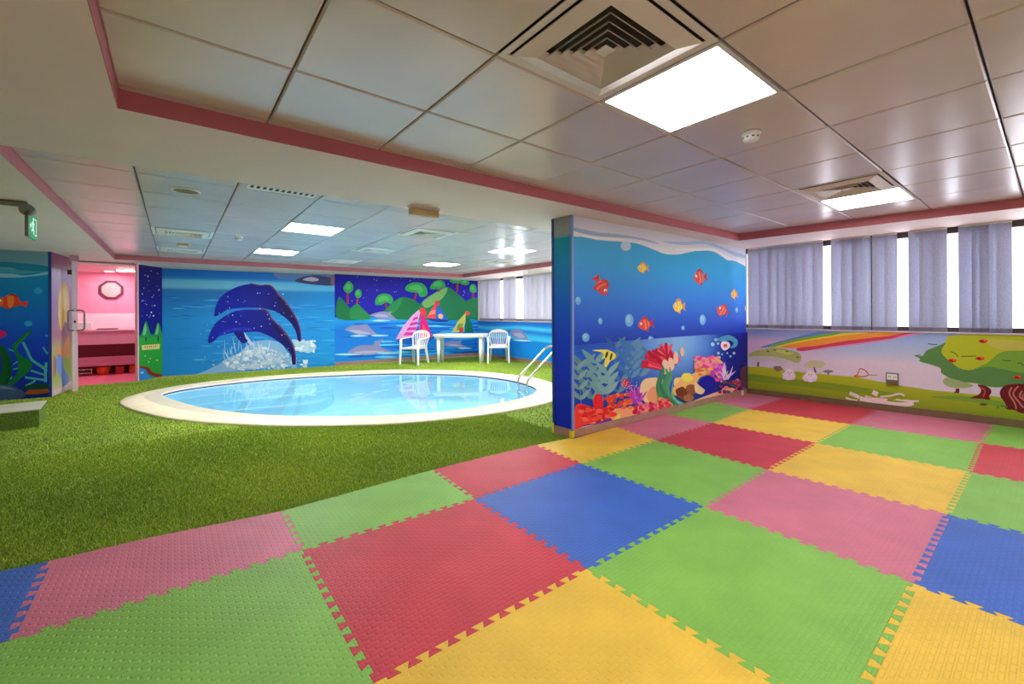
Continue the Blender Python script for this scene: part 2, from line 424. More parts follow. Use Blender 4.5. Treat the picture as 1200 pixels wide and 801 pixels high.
# air vents -----------------------------------------------------------
def vent_unit(cell, label):
    x0, y0, x1, y1 = cell; a, b = (x1 - x0) / 2 - .005, (y1 - y0) / 2 - .005
    t = thing('air_vent', label, 'air vent', ((x0 + x1) / 2, (y0 + y1) / 2, TILE), 0, 'square ceiling air vents')
    def ring(mb, ao, bo, ai, bi, zo, zi, th=.004):
        o4 = [(-ao, -bo), (ao, -bo), (ao, bo), (-ao, bo)]; i4 = [(-ai, -bi), (ai, -bi), (ai, bi), (-ai, bi)]
        vs = [(p[0], p[1], zo) for p in o4] + [(p[0], p[1], zi) for p in i4] + [(p[0], p[1], zo + th) for p in o4] + [(p[0], p[1], zi + th) for p in i4]
        for i in range(4):
            j = (i + 1) % 4
            mb.add([vs[k] for k in (i, j, 4 + j, 4 + i, 8 + i, 8 + j, 12 + j, 12 + i)], [(0, 1, 2, 3), (4, 7, 6, 5), (0, 4, 5, 1), (3, 2, 6, 7)])
    fr = MB(); ring(fr, a, b, a - .035, b - .035, 0, .003); ring(fr, a - .045, b - .045, a - .12, b - .12, -.004, -.022); fr.build('frame', M['cream'], t)
    MB().box(-a, -b, .042, a, b, .046).build('duct', M['ventdark'], t)
    for k in range(5):
        ao = a - .119 - k * .036; lv = MB(); ring(lv, ao, ao * b / a, ao - .023, (ao - .023) * b / a, -.021 + .001 * k, .008, .003)
        if k == 4: lv.box(-ao + .035, (-ao + .035) * b / a, -.012, ao - .035, (ao - .035) * b / a, -.008)
        lv.build('vane', M['cream'], t)
    return t
vent_unit(cell_main(2, 2), 'largest square air vent with stepped dark slots at the photo top')
vent_unit(cell_main(7, 2), 'small looking square vent beside the light panel near the windows')
vent_unit(cell_pool(4, 1), 'square vent over the pool nearest the pink ceiling trim, below the yellowed box')
vent_unit(cell_pool(4, 4), 'second square vent over the pool, middle of the receding row of three')
vent_unit(cell_pool(4, 7), 'third and farthest square vent of the receding row over the pool')
vent_unit(cell_pool(8, 4), 'slim looking vent near the pool windows, left of the partition top')
vent_unit(cell_pool(0, 4), 'nearer of two white vents in the left tile column over the pool')
vent_unit(cell_pool(0, 7), 'farther of two white vents in the left tile column over the pool')

# linear slot vent at the near edge of the pool recess
t = thing('slot_vent', 'long white slot vent at the near edge of the pool ceiling', 'air vent', (.20, .69, TILE))
MB().box(-.27, -.09, -.008, .27, .09, .0).build('plate', M['white'], t)
sl = MB()
for k in range(11): sl.box(-.25 + k * .048, -.05, -.0095, -.225 + k * .048, .03, -.008)
sl.build('slot', M['ventdark'], t)

def smoke(loc, label):
    t = thing('smoke_detector', label, 'smoke detector', loc, 0, 'ceiling smoke detectors')
    MB().lathe([(.0, 0), (.055, 0), (.055, -.012), (.048, -.018), (0, -.018)], n=28).build('base', M['white'], t)
    MB().lathe([(.04, -.018), (.047, -.024), (.047, -.040), (.038, -.052), (.018, -.056), (0, -.056)], n=28).build('head', M['white'], t)
    s_ = MB()
    for k in range(10):
        w = 2 * PI * k / 10; c_, d_ = math.cos(w), math.sin(w)
        s_.add([(c_ * .0475 - d_ * .008, d_ * .0475 + c_ * .008, -.033), (c_ * .0475 + d_ * .008, d_ * .0475 - c_ * .008, -.033), (c_ * .0478 + d_ * .008, d_ * .0478 - c_ * .008, -.041), (c_ * .0478 - d_ * .008, d_ * .0478 + c_ * .008, -.041)], [(0, 1, 2, 3)])
    s_.build('slot', M['blackp'], t)
x, y = on_z(880, 155, TILE); smoke((x, y, TILE), 'round white smoke detector beside the large light panel over the mats')
x, y = on_z(280, 277, TILE); smoke((x, y, TILE), 'round white smoke detector on the tiles above the pool')
x, y = on_z(217.5, 223, TILE)
t = thing('ceiling_speaker', 'round olive grilled ceiling speaker above the near left of the pool', 'ceiling speaker', (x, y, TILE))
MB().lathe([(.115, 0), (.115, -.008), (.095, -.012), (.092, -.004)], n=36).build('rim', M['cream'], t)
MB().lathe([(.093, -.004), (.05, -.009), (0, -.010)], n=36).build('grille', mat('speaker_grille', C(120, 112, 66), .6, bump=.4, bs=300), t)
# yellowed emergency light under the soffit edge
x, y = on_z(497, 243, SOF)
t = thing('ceiling_emergency_light', 'yellowed emergency light box hanging under the ceiling border by the pool', 'emergency light', (x, y, SOF))
MB().box(-.15, -.04, -.02, .15, .04, 0, b=.004).build('base', M['cream'], t)
MB().box(-.145, -.036, -.085, .145, .036, -.02, b=.012).build('lens', M['yellowed'], t)
# small junction box between the two white vents
x, y = on_z(214, 286, TILE)
t = thing('junction_box', 'small yellowish ceiling box between the two left pool vents', 'junction box', (x, y, TILE))
MB().box(-.07, -.09, -.03, .07, .09, 0, b=.006).build('housing', M['yellowed'], t)
MB().box(-.05, -.07, -.036, .05, .07, -.03, b=.002).build('cover', M['cream'], t)

# ------------------------------------------------------------------ walls
w = MB().prism([PA, PB, PB2, PA2], 0, SOF)
struct('wall_partition', w, M['wallpaint'], 'free standing partition wall between the mats and the pool', 'wall')
w = MB().wallbox(W0, W1, 0, SILL, .22); struct('wall_right', w, M['wallpaint'], 'low wall under the play area windows', 'wall')
w = MB().wallbox(V0, V1, 0, SILL + .05, .22); struct('wall_right_pool', w, M['wallpaint'], 'low wall under the pool side windows', 'wall')
w = MB().wallbox((6.83, -4.84), (6.92, YB), 0, SOF, .22); struct('wall_right_end', w, M['wallpaint'], 'plain end of the window wall', 'wall')
w = MB().prism([V1, (6.82, -.3), (6.82, -.48), (6.55, -.49), PB, PB2], 0, SOF); struct('wall_pier', w, M['wallpaint'], 'pier between the two rows of windows', 'wall')
w = MB().wallbox(D1, D0, 0, SOF, -.15); struct('wall_far_dolphin', w, M['wallpaint'], 'far wall behind the dolphin mural', 'wall')
w = MB().wallbox((V0[0] + .25, V0[1] - .0078), D1, 0, SOF, -.15); struct('wall_far_boats', w, M['wallpaint'], 'far wall behind the boat mural', 'wall')
w = MB().prism([N0, D0, (D0[0] + .02, D0[1] + .14), (-.95, 7.97), (-1.16, 7.66)], 0, SOF); struct('wall_far_narrow', w, M['wallpaint'], 'narrow splayed wall right of the pink doorway', 'wall')
w = MB().wallbox(L0, L1, 0, SOF, .12); struct('wall_block', w, M['wallpaint'], 'wall block left of the pink doorway', 'wall')
w = MB().prism([(XL, YB), (XL - .1, YB), (XL - .1, 8.3), (XL, 8.3)], 0, SOF); struct('wall_left', w, M['wallpaint'], 'plain left wall', 'wall')
w = MB().prism([(XL, YB), (7, YB), (7, YB - .1), (XL, YB - .1)], 0, SOF); struct('wall_back', w, M['wallpaint'], 'plain wall behind the camera', 'wall')
# pink room
w = MB().box(-3.0, 9.62, 0, -.7, 9.72, 1.33); w2 = MB().box(-3.0, 9.62, 1.33, -.7, 9.72, 2.24)
struct('wall_pink_lower', w, M['palepink'], 'pale pink tiled lower wall of the pink room', 'wall')
struct('wall_pink_upper', w2, M['pink'], 'strong pink upper wall of the pink room', 'wall')
w = MB().box(-3.1, 7.6, 0, -3.0, 9.72, 2.24); struct('wall_pink_left', w, M['pink'], 'left wall of the pink room', 'wall')
w = MB().box(-1.02, 8.02, 0, -.92, 9.62, 2.24); struct('wall_pink_right', w, M['pink'], 'right wall of the pink room', 'wall')
w = MB().prism([(-3.1, 7.50), (-1.16, 7.56), (-.92, 8.05), (-.92, 9.72), (-3.1, 9.72)], 2.24, 2.27); struct('ceiling_pink', w, mat('pink_ceiling', C(244, 204, 200), .5), 'pale pink ceiling of the pink room', 'ceiling')
w = MB().prism([(-3.1, 7.46), (-1.98, 7.47), (-1.12, 7.53), (-.92, 7.9), (-.92, 9.72), (-3.1, 9.72)], -.012, .004); struct('floor_pink', w, M['pinkfloor'], 'shiny pink floor of the pink room', 'floor')
w = MB().prism([(-1.12, 7.53), (-1.135, 7.515), (-1.18, 7.58), (-1.16, 7.62)], 0, SOF); struct('trim_3', w, mat('jamb_paint', C(246, 200, 214), .4), 'pale door jamb on the right of the pink doorway', 'trim')
w = MB().prism([(-3.1, 7.40), (-2.10, 7.40), (-2.10, 7.52), (-3.1, 7.52)], 0, SOF); struct('wall_door_return', w, M['wallpaint'], 'short wall behind the open door', 'wall')

# ------------------------------------------------------------------ murals
class Mural:
    """printed picture on a wall plane; art is drawn in the wall's own (along, height) coordinates, read off the photograph"""
    def __init__(s, P, Q, off=.004):
        s.P = Vector(P).to_2d(); d = Vector(Q).to_2d() - s.P; s.L = d.length; s.d = d / s.L; s.n = Vector((s.d.y, -s.d.x))
        s.off = off; s.k = 0; s.v, s.f, s.c = [], [], []; s.org = (0, 0, 1)
    def zoom(s, x0, y0, sc): s.org = (x0, y0, sc); return s
    def uz(s, x, y):
        px, py = s.org[0] + x * s.org[2], s.org[1] + y * s.org[2]; d = ray(px, py)
        k = (s.P - EYE.to_2d()).dot(s.n) / d.to_2d().dot(s.n); X = EYE + d * k
        return (X.to_2d() - s.P).dot(s.d), X.z
    def pt(s, u, z, o): q = s.P + s.d * u + s.n * o; return (q.x, q.y, z)
    def base(s, z0, z1, fn, nu=24, nz=30, u0=0, u1=None):
        u1 = s.L if u1 is None else u1; k = len(s.v); o = s.off
        us = [u0 + (u1 - u0) * i / nu for i in range(nu + 1)]; zs = [z0 + (z1 - z0) * j / nz for j in range(nz + 1)]
        for z in zs:
            for u in us: s.v.append(s.pt(u, z, o))
        w = nu + 1
        for j in range(nz):
            for i in range(nu):
                q = (i + j * w, i + 1 + j * w, i + 1 + (j + 1) * w, i + (j + 1) * w); s.f.append(tuple(k + t for t in q))
                s.c.append([fn(us[t % w], zs[t // w]) for t in q])
        # edge returns back to the wall
        for (a, b, e, g) in ((u0, z0, u1, z0), (u1, z0, u1, z1), (u1, z1, u0, z1), (u0, z1, u0, z0)):
            k = len(s.v); s.v += [s.pt(a, b, o), s.pt(e, g, o), s.pt(e, g, .001), s.pt(a, b, .001)]; s.f.append((k, k + 1, k + 2, k + 3)); s.c.append([fn(a, b), fn(e, g)] * 2)
        s.zr = (z0, z1); s.ur = (u0, u1)
    def polyuz(s, pts, col):
        s.k += 1; o = s.off + .00002 * s.k; k = len(s.v)
        pts = [(min(max(u, s.ur[0]), s.ur[1]), min(max(z, s.zr[0]), s.zr[1])) for u, z in pts]
        a = sum(pts[i][0] * pts[(i + 1) % len(pts)][1] - pts[(i + 1) % len(pts)][0] * pts[i][1] for i in range(len(pts)))
        if a < 0: pts = pts[::-1]
        s.v += [s.pt(u, z, o) for u, z in pts]; s.f.append(tuple(range(k, k + len(pts))))
        s.c.append([col(u, z) if callable(col) else col for u, z in pts])
    def poly(s, pts, col, smooth=True):
        p = [s.uz(*q) for q in pts]; s.polyuz(catmull(p, 4) if smooth else p, col)
    def ell(s, x, y, rx, ry, col, rot=0, n=18):
        c_, d_ = math.cos(rot), math.sin(rot)
        s.poly([(x + rx * math.cos(t) * c_ - ry * math.sin(t) * d_, y + rx * math.cos(t) * d_ + ry * math.sin(t) * c_) for t in (2 * PI * i / n for i in range(n))], col, False)
    def stroke(s, pts, w, col, taper=False):
        p = catmull(pts, 4, False); L, R = [], []
        for i, q in enumerate(p):
            a, b = p[max(i - 1, 0)], p[min(i + 1, len(p) - 1)]; t = Vector((b[0] - a[0], b[1] - a[1]))
            t = t.normalized() if t.length > 1e-9 else Vector((1, 0)); ww = w / 2 * ((1 - .85 * i / (len(p) - 1)) if taper else 1)
            L.append((q[0] - t.y * ww, q[1] + t.x * ww)); R.append((q[0] + t.y * ww, q[1] - t.x * ww))
        s.poly(L + R[::-1], col, False)
    def leaf(s, x, y, L, w, ang, col):
        c_, d_ = math.cos(ang), math.sin(ang); T = lambda a, b: (x + a * c_ - b * d_, y + a * d_ + b * c_)
        s.poly([T(0, 0), T(L * .3, w * .5), T(L * .7, w * .38), T(L, 0), T(L * .7, -w * .38), T(L * .3, -w * .5)], col)
    def blob(s, x, y, rx, ry, col, n=14, jit=.25, spikes=False):
        pts = []
        for i in range(n):
            t = 2 * PI * i / n; r = 1 + random.uniform(-jit, jit)
            if spikes: r = 1.25 if i % 2 else .72
            pts.append((x + rx * r * math.cos(t), y + ry * r * math.sin(t)))
        s.poly(pts, col, not spikes)
    def fish(s, x, y, L, Hh, ang, body, light, dark):
        """head points along ang (picture coordinates, y down)"""
        c_, d_ = math.cos(ang), math.sin(ang); T = lambda a, b: (x + a * c_ * L / 2 - b * d_ * Hh / 2, y + a * d_ * L / 2 + b * c_ * Hh / 2)
        up = -1 if c_ >= 0 else 1
        s.poly([T(-.45, 0), T(-.8, -.45), T(-1.1, -.75), T(-1.0, 0), T(-1.1, .75), T(-.8, .45)], dark)
        s.poly([T(-.5, up * .5), T(-.2, up * 1.3), T(.3, up * 1.15), T(.45, up * .6)], dark)
        s.poly([T(-.2, -up * .6), T(-.25, -up * 1.25), T(.25, -up * .8)], dark)
        s.poly([T(-.62, 0), T(-.35, -.65), T(.1, -.9), T(.6, -.7), T(.95, -.1), T(.95, .15), T(.6, .7), T(.1, .9), T(-.35, .65)], body)
        s.poly([T(-.05, -.75), T(.12, -.78), T(.06, 0), T(.12, .78), T(-.05, .75), T(-.12, 0)], light)
        s.poly([T(-.45, -.4), T(-.33, -.5), T(-.36, 0), T(-.33, .5), T(-.45, .4), T(-.5, 0)], light)
        s.ell(*T(.55, up * .25), .12 * L / 2 * 1.3, .2 * Hh / 2 * 1.1, C(245, 245, 240)); s.ell(*T(.6, up * .25), .05 * L / 2 * 1.2, .09 * Hh / 2, C(20, 20, 30))
    def build(s, name, label, cat='mural', part_of=None):
        me = bpy.data.meshes.new(name); me.from_pydata(s.v, [], s.f); me.materials.append(M['mural'])
        at = me.color_attributes.new('col', 'FLOAT_COLOR', 'CORNER')
        flat = [min(.93, x * 1.22) if i < 3 else 1.0 for fc in s.c for c in fc for i, x in enumerate(c)]; at.data.foreach_set('color', flat); me.update()
        o = link(name, me); return tag(o, label, cat)

def mixc(a, b, t): return tuple(a[i] + (b[i] - a[i]) * t for i in range(3)) + (1,)
def ramp(stops):
    def fn(x):
        if x <= stops[0][0]: return stops[0][1]
        for (a, ca), (b, cb) in zip(stops, stops[1:]):
            if x <= b: return mixc(ca, cb, (x - a) / (b - a))
        return stops[-1][1]
    return fn

WH = C(236, 240, 246)
RED, REDL, REDD = C(214, 74, 52), C(240, 130, 80), C(190, 48, 40)
YEL, YELL, YELD = C(246, 186, 52), C(250, 220, 110), C(236, 140, 40)
BUB = C(120, 190, 240)

# ---- partition front: underwater scene, reef picture below
m = Mural(PA, PB)
gz = ramp([(.95, C(24, 62, 176)), (1.15, C(40, 88, 205)), (1.5, C(52, 128, 220)), (1.85, C(58, 160, 222)), (2.3, C(70, 172, 214))])
gr = ramp([(.95, C(18, 52, 170)), (1.15, C(26, 78, 200)), (1.5, C(26, 126, 222)), (1.85, C(22, 156, 218)), (2.3, C(56, 166, 206))])
m.base(.085, SOF - .004, lambda u, z: mixc(gz(z), gr(z), min(1, u / 2.2)), 30, 40)
PALE, PALE2, WAVE = C(196, 198, 214), C(226, 228, 238), C(168, 186, 210)
m.zoom(0, 0, 1)
m.poly([(670, 250), (700, 254), (760, 264), (820, 276), (879, 286), (879, 312), (868, 309), (860, 305), (853, 305), (845, 300), (836, 295), (822, 293), (805, 296), (794, 298), (780, 297.5), (770, 294), (760, 290), (745, 285), (726, 283), (700, 281), (685, 277), (670, 275)], lambda u, z: mixc(C(222, 226, 238), C(190, 192, 208), min(1, max(0, (z - 2.0) / .3))))
m.poly([(671, 266), (700, 272), (730, 275), (760, 281), (772, 286), (745, 280), (720, 278), (695, 276), (671, 270)], C(150, 176, 208))
m.poly([(671, 271), (690, 276), (715, 279), (735, 281), (715, 281), (690, 279), (671, 274)], C(242, 244, 250))
m.poly([(775, 283), (800, 287), (825, 286), (845, 292), (862, 300), (878, 303), (878, 300), (855, 293), (830, 283), (800, 283)], C(158, 180, 208))
m.poly([(790, 292), (812, 291), (836, 291), (850, 299), (862, 306), (850, 302), (836, 294), (812, 294)], C(238, 240, 246))
m.ell(733, 288, 6, 6, C(176, 202, 224))
m.zoom(0, 0, 1)
m.fish(704, 335, 25, 15, 1.05, C(204, 66, 60), C(230, 104, 84), C(186, 50, 60))
m.fish(753, 314, 13, 11, PI, YEL, YELL, YELD)
m.fish(756, 380, 18, 14, PI - .15, RED, REDL, REDD)
m.fish(820, 325, 16, 16, PI - .1, C(200, 72, 60), C(232, 120, 84), C(180, 50, 50))
m.fish(795, 359, 14, 14, PI, YEL, YELL, YELD)
m.fish(860, 345, 8, 10, PI, C(240, 160, 60), YELL, YELD)
m.fish(846, 364, 14, 13, PI + .5, RED, REDL, REDD)
m.fish(875.5, 361, 6.5, 9, PI, YEL, YELL, YELD)
for (x, y, a, b) in ((677, 352, 3.4, 5), (703, 376, 2.6, 4), (737, 375, 5, 7.6), (686, 395, 4.4, 5.2), (823, 374.5, 3.6, 6.2), (800, 384, 2, 2.6), (863, 363, 1.5, 3), (762, 397, 3, 3.5)):
    m.ell(x, y, a, b, C(104, 172, 236)); m.ell(x - a * .2, y - b * .2, a * .55, b * .55, C(140, 196, 244))
# reef picture
seab = ramp([(.05, C(14, 34, 140)), (.5, C(22, 70, 180)), (.8, C(30, 90, 200)), (1.1, C(28, 74, 178))])
def reefcol(u, z):
    g = math.exp(-((u - 1.9) / .75) ** 2 - ((z - .95) / .45) ** 2); c = mixc(seab(z), C(122, 176, 236), min(1, g * 1.0))
    return mixc(c, C(14, 30, 140), min(1, max(0, (u - 2.75) / .5)))
pts = [m.uz(671, 404.6), m.uz(728, 399.5), m.uz(780, 395.5), m.uz(820, 392.5), m.uz(862, 390)]
def top_z(u):
    for (a, za), (b, zb) in zip(pts, pts[1:]):
        if u <= b: return za + (zb - za) * max(0, (u - a)) / (b - a)
    return pts[-1][1]
NU, NZ = 40, 16
m.k += 1; oo = m.off + .00002 * m.k; k0 = len(m.v); UE = m.uz(876, 420)[0]
for j in range(NZ + 1):
    for i in range(NU + 1):
        u = UE * i / NU; z = .085 + (top_z(u) - .085) * j / NZ; m.v.append(m.pt(u, z, oo))
for j in range(NZ):
    for i in range(NU):
        q = [i + j * (NU + 1), i + 1 + j * (NU + 1), i + 1 + (j + 1) * (NU + 1), i + (j + 1) * (NU + 1)]; m.f.append(tuple(k0 + t for t in q))
        m.c.append([reefcol(UE * (t % (NU + 1)) / NU, .085 + (top_z(UE * (t % (NU + 1)) / NU) - .085) * (t // (NU + 1)) / NZ) for t in q])
m.zoom(660, 370, .1872)
for (bx, by, tx, ty, n_, L_, col) in ((250, 540, 330, 170, 5, 95, C(40, 92, 160)), (330, 520, 420, 180, 5, 100, C(56, 116, 170)), (470, 400, 560, 250, 4, 110, C(66, 126, 180)), (420, 420, 450, 200, 4, 90, C(60, 120, 172)), (250, 530, 190, 270, 4, 120, C(104, 152, 162)), (190, 560, 115, 290, 4, 112, C(88, 134, 146)), (270, 520, 275, 340, 3, 104, C(118, 164, 168)), (110, 560, 78, 310, 4, 90, C(110, 142, 150))):
    m.stroke([(bx, by), ((bx + tx) / 2 + 6, (by + ty) / 2), (tx, ty)], 5, col, True)
    for i in range(n_):
        t = (i + .6) / n_; x, y = bx + (tx - bx) * t, by + (ty - by) * t
        m.leaf(x, y, L_, L_ * .3, -PI / 2 - .75, col); m.leaf(x, y, L_, L_ * .3, -PI / 2 + .75, mixc(col, C(150, 190, 190), .25))
# yellow angel fish
m.poly([(180, 215), (240, 210), (285, 215), (325, 240), (320, 265), (290, 285), (262, 320), (255, 290), (262, 262), (238, 270), (250, 240), (230, 225)], C(232, 214, 84))
m.poly([(268, 225), (280, 230), (268, 262), (258, 255)], C(50, 60, 60)); m.poly([(296, 235), (306, 240), (296, 275), (288, 270)], C(60, 70, 60))
# sand, rocks and corals
m.poly([(60, 700), (60, 640), (200, 590), (420, 570), (640, 540), (640, 610), (420, 650), (150, 720)], C(240, 160, 116))
m.poly([(500, 400), (560, 385), (600, 390), (640, 420), (640, 560), (560, 560), (500, 530), (470, 470)], C(246, 198, 150))
m.poly([(560, 440), (600, 470), (620, 540), (560, 560), (520, 500)], C(222, 158, 112))
for i in range(26): m.leaf(450 + random.uniform(-12, 30), 560 - i * 2, 70 + random.uniform(-20, 40), 14, -PI / 2 + random.uniform(-.75, .8), random.choice([C(170, 60, 180), C(196, 74, 178), C(136, 56, 176), C(206, 110, 190)]))
for i in range(46): m.blob(340 + random.uniform(-75, 75), 535 + random.uniform(-45, 45), 15, 10, random.choice([C(232, 96, 48), C(214, 70, 42), C(244, 126, 66), C(196, 56, 44)]), 8)
for i in range(50): m.blob(530 + random.uniform(-95, 75), 580 + random.uniform(-38, 34), 12, 11, random.choice([C(206, 40, 84), C(226, 84, 120), C(176, 24, 66), C(236, 120, 140)]), 8)
m.poly([(185, 560), (190, 505), (215, 485), (240, 510), (245, 570), (215, 580)], C(222, 30, 40))
m.poly([(65, 700), (65, 610), (85, 550), (150, 560), (190, 580), (230, 600), (320, 600), (325, 625), (250, 640), (120, 690)], C(226, 56, 50))
for i in range(38): m.blob(random.uniform(80, 300), random.uniform(570, 660), 20, 13, random.choice([C(232, 76, 60), C(210, 36, 40), C(236, 100, 80), C(196, 28, 44)]), 9)
m.poly([(90, 705), (130, 680), (200, 670), (280, 640), (300, 655), (260, 675), (180, 690)], C(98, 48, 160))
m.poly([(70, 716), (120, 690), (190, 680), (160, 700), (100, 716)], C(250, 190, 186))
m.poly([(310, 665), (330, 625), (355, 600), (350, 640), (375, 650), (340, 655)], C(248, 214, 84), False)
m.poly([(375, 650), (400, 620), (440, 625), (420, 645)], C(246, 178, 92))
for i in range(9): m.leaf(385, 420, 34, 12, i * 2 * PI / 9, C(206, 46, 60))
for i in range(26): m.ell(random.uniform(360, 470), random.uniform(400, 470), 3, 3, C(170, 200, 236))
# red fan coral where the picture is reddest, with pale sponge and green kelp (plain stand-ins)
fan = [C(192, 24, 64), C(214, 52, 84), C(170, 14, 52), C(228, 84, 104)]
for i in range(80):
    a = -PI / 2 + random.uniform(-1.5, 1.2); r = random.uniform(50, 145)
    m.stroke([(630, 330), (630 + math.cos(a) * r * .5 + random.uniform(-10, 10), 330 + math.sin(a) * r * .45), (600 + math.cos(a) * r, 325 + math.sin(a) * r * .85)], 20, random.choice(fan))
m.zoom(770, 370, .1498)
for i in range(26):
    a = -PI / 2 + random.uniform(-1.2, 1.1); r = random.uniform(50, 130)
    m.stroke([(70, 330), (70 + math.cos(a) * r * .5, 320 + math.sin(a) * r * .5), (70 + math.cos(a) * r, 315 + math.sin(a) * r * .95)], 17, random.choice(fan))
for (x, y, a, b) in ((60, 400, 30, 60), (100, 380, 26, 55), (140, 330, 18, 50), (190, 280, 16, 40)): m.blob(x, y, a, b, C(240, 190, 168), 12, .12)
for (p, w_, c_) in ((([(60, 690), (20, 600), (10, 520), (40, 430), (30, 380)]), 70, C(58, 130, 92)), (([(150, 690), (90, 640), (70, 560), (100, 470), (90, 400)]), 62, C(76, 150, 108)), (([(190, 690), (140, 660), (110, 600), (120, 520)]), 30, C(104, 182, 150)), (([(120, 690), (56, 630), (50, 540), (75, 460), (60, 410)]), 70, C(66, 140, 98)), (([(130, 700), (70, 650), (26, 560), (18, 470)]), 54, C(48, 116, 84))): m.stroke(p, w_, c_, True)
m.poly([(0, 640), (60, 650), (120, 700), (60, 740), (0, 760)], C(236, 150, 110))
for i in range(30): m.blob(random.uniform(0, 110), random.uniform(655, 735), 16, 12, random.choice([C(214, 60, 84), C(236, 110, 100), C(190, 40, 70)]), 8)
m.poly([(130, 490), (190, 475), (260, 470), (290, 500), (260, 530), (190, 560), (130, 545)], C(246, 196, 140))
m.poly([(120, 560), (200, 480), (290, 440), (290, 380), (330, 340), (420, 325), (490, 345), (520, 400), (500, 520), (470, 480), (440, 450), (400, 455), (330, 480), (290, 540), (200, 600), (130, 620)], C(236, 170, 110))
for i in range(24): m.blob(random.uniform(300, 440), random.uniform(400, 460), 22, 12, random.choice([C(214, 124, 66), C(240, 176, 110), C(196, 104, 60)]), 9)
for i in range(44): m.blob(random.uniform(295, 475), random.uniform(322, 400), 18, 13, random.choice([C(232, 96, 150), C(246, 150, 120), C(214, 66, 140), C(240, 130, 170)]), 9)
for i in range(30): m.blob(random.uniform(420, 520), random.uniform(380, 500), 18, 14, random.choice([C(176, 60, 190), C(150, 70, 200), C(206, 90, 190), C(226, 60, 160)]), 9)
m.poly([(330, 500), (390, 465), (440, 490), (450, 560), (400, 600), (340, 600), (320, 560)], C(20, 24, 150))
m.blob(225, 480, 45, 36, C(244, 206, 92), 12, .1)
for (x, y, r, c_) in ((215, 610, 62, C(126, 66, 48)), (265, 570, 50, C(148, 84, 60)), (180, 590, 46, C(110, 54, 40)), (240, 640, 40, C(160, 100, 70))): m.blob(x, y, r, r * .8, c_, 14, .14)
m.poly([(290, 520), (330, 550), (365, 580), (340, 610), (290, 590)], C(240, 196, 160))
m.poly([(220, 690), (330, 640), (440, 600), (560, 560), (600, 580), (480, 640), (340, 680)], C(232, 170, 160))
for i in range(14): m.leaf(520 + random.uniform(-10, 30), 500, random.uniform(60, 150), 12, -PI / 2 + random.uniform(-.9, .9), random.choice([C(206, 210, 250), C(236, 190, 240), C(140, 170, 240)]))
for i in range(40): m.blob(random.uniform(480, 690), random.uniform(500, 600), 17, 13, random.choice([C(196, 70, 110), C(110, 50, 90), C(220, 110, 130), C(70, 90, 90), C(160, 70, 80), C(60, 40, 110)]), 9)
m.poly([(640, 440), (660, 400), (700, 400), (705, 560), (660, 540)], C(96, 60, 84))
m.poly([(455, 190), (500, 160), (560, 150), (620, 190), (610, 240), (560, 250), (590, 215), (560, 190), (520, 200)], C(70, 150, 190))
m.poly([(490, 240), (500, 200), (550, 205), (560, 240), (520, 270)], C(236, 214, 226)); m.ell(525, 232, 16, 14, C(214, 84, 96))
for (x, y, r) in ((450, 185, 12), (425, 222, 16), (468, 215, 10), (470, 290, 12), (540, 290, 8), (592, 290, 11), (500, 300, 7), (565, 315, 9), (480, 320, 6)): m.ell(x, y, r, r, C(150, 196, 244))
m.build('wall_mural', 'underwater mural with red and yellow fish and a coral reef on the partition')

# ---- partition end face
m = Mural(PA2, PA)
ge = ramp([(.3, C(12, 36, 176)), (1.0, C(10, 58, 200)), (1.4, C(8, 92, 200)), (1.8, C(0, 128, 186)), (2.08, C(4, 140, 164)), (2.09, C(140, 148, 154)), (2.3, C(136, 142, 150))])
m.base(.085, SOF - .004, lambda u, z: ge(z), 4, 60)
m.build('wall_mural', 'narrow dark blue strip mural on the partition end face')

# ---- lawn mural under the play area windows
m = Mural(W0, W1)
sk = ramp([(.3, C(206, 196, 210)), (.62, C(208, 196, 212)), (.78, C(168, 184, 214)), (.92, C(150, 172, 218)), (1.0, C(140, 160, 206))])
sk2 = ramp([(.5, C(206, 196, 212)), (.7, C(206, 176, 210)), (.82, C(212, 176, 210)), (.95, C(136, 152, 200)), (1.0, C(130, 150, 200))])
m.base(.085, SILL - .012, lambda u, z: mixc(sk2(z), sk(z), min(1, max(0, (u - .3) / .9))), 40, 24)
m.zoom(870, 375, .1498)
for pl, c_ in (([(150, 207), (350, 150), (560, 98), (640, 92), (760, 96), (640, 110), (400, 152), (200, 210)], C(96, 132, 190)),
               ([(200, 207), (400, 150), (640, 108), (760, 97), (830, 100), (700, 122), (450, 162), (260, 207)], C(124, 170, 70)),
               ([(260, 207), (450, 160), (700, 120), (800, 100), (1000, 98), (750, 127), (500, 167), (300, 210)], C(234, 204, 60)),
               ([(300, 208), (500, 165), (750, 125), (1000, 98), (1135, 94), (1300, 92), (1240, 112), (1135, 128), (1000, 140), (800, 165), (620, 195), (430, 218)], C(230, 146, 60)),
               ([(430, 218), (620, 193), (800, 163), (1000, 138), (1135, 124), (1300, 96), (1440, 90), (1300, 122), (1135, 148), (900, 180), (700, 205), (560, 230), (450, 242)], C(200, 66, 92)),
               ([(1290, 110), (1440, 92), (1560, 92), (1420, 104), (1250, 132), (1135, 158), (900, 192), (700, 216), (560, 240), (700, 206), (900, 182), (1135, 150)], C(222, 130, 176))): m.poly(pl, c_)
lawn = [(40, 365), (150, 362), (300, 385), (430, 400), (560, 415), (720, 430), (860, 440), (1000, 466), (1135, 490), (1247, 512), (1470, 545), (1770, 575), (1950, 592), (2210, 622), (2330, 640), (2330, 850), (2210, 800), (1135, 680), (600, 610), (40, 545)]
m.poly(lawn, lambda u, z: mixc(C(126, 148, 34), C(176, 186, 44), min(1, max(0, (z - .1) / .35))), False)
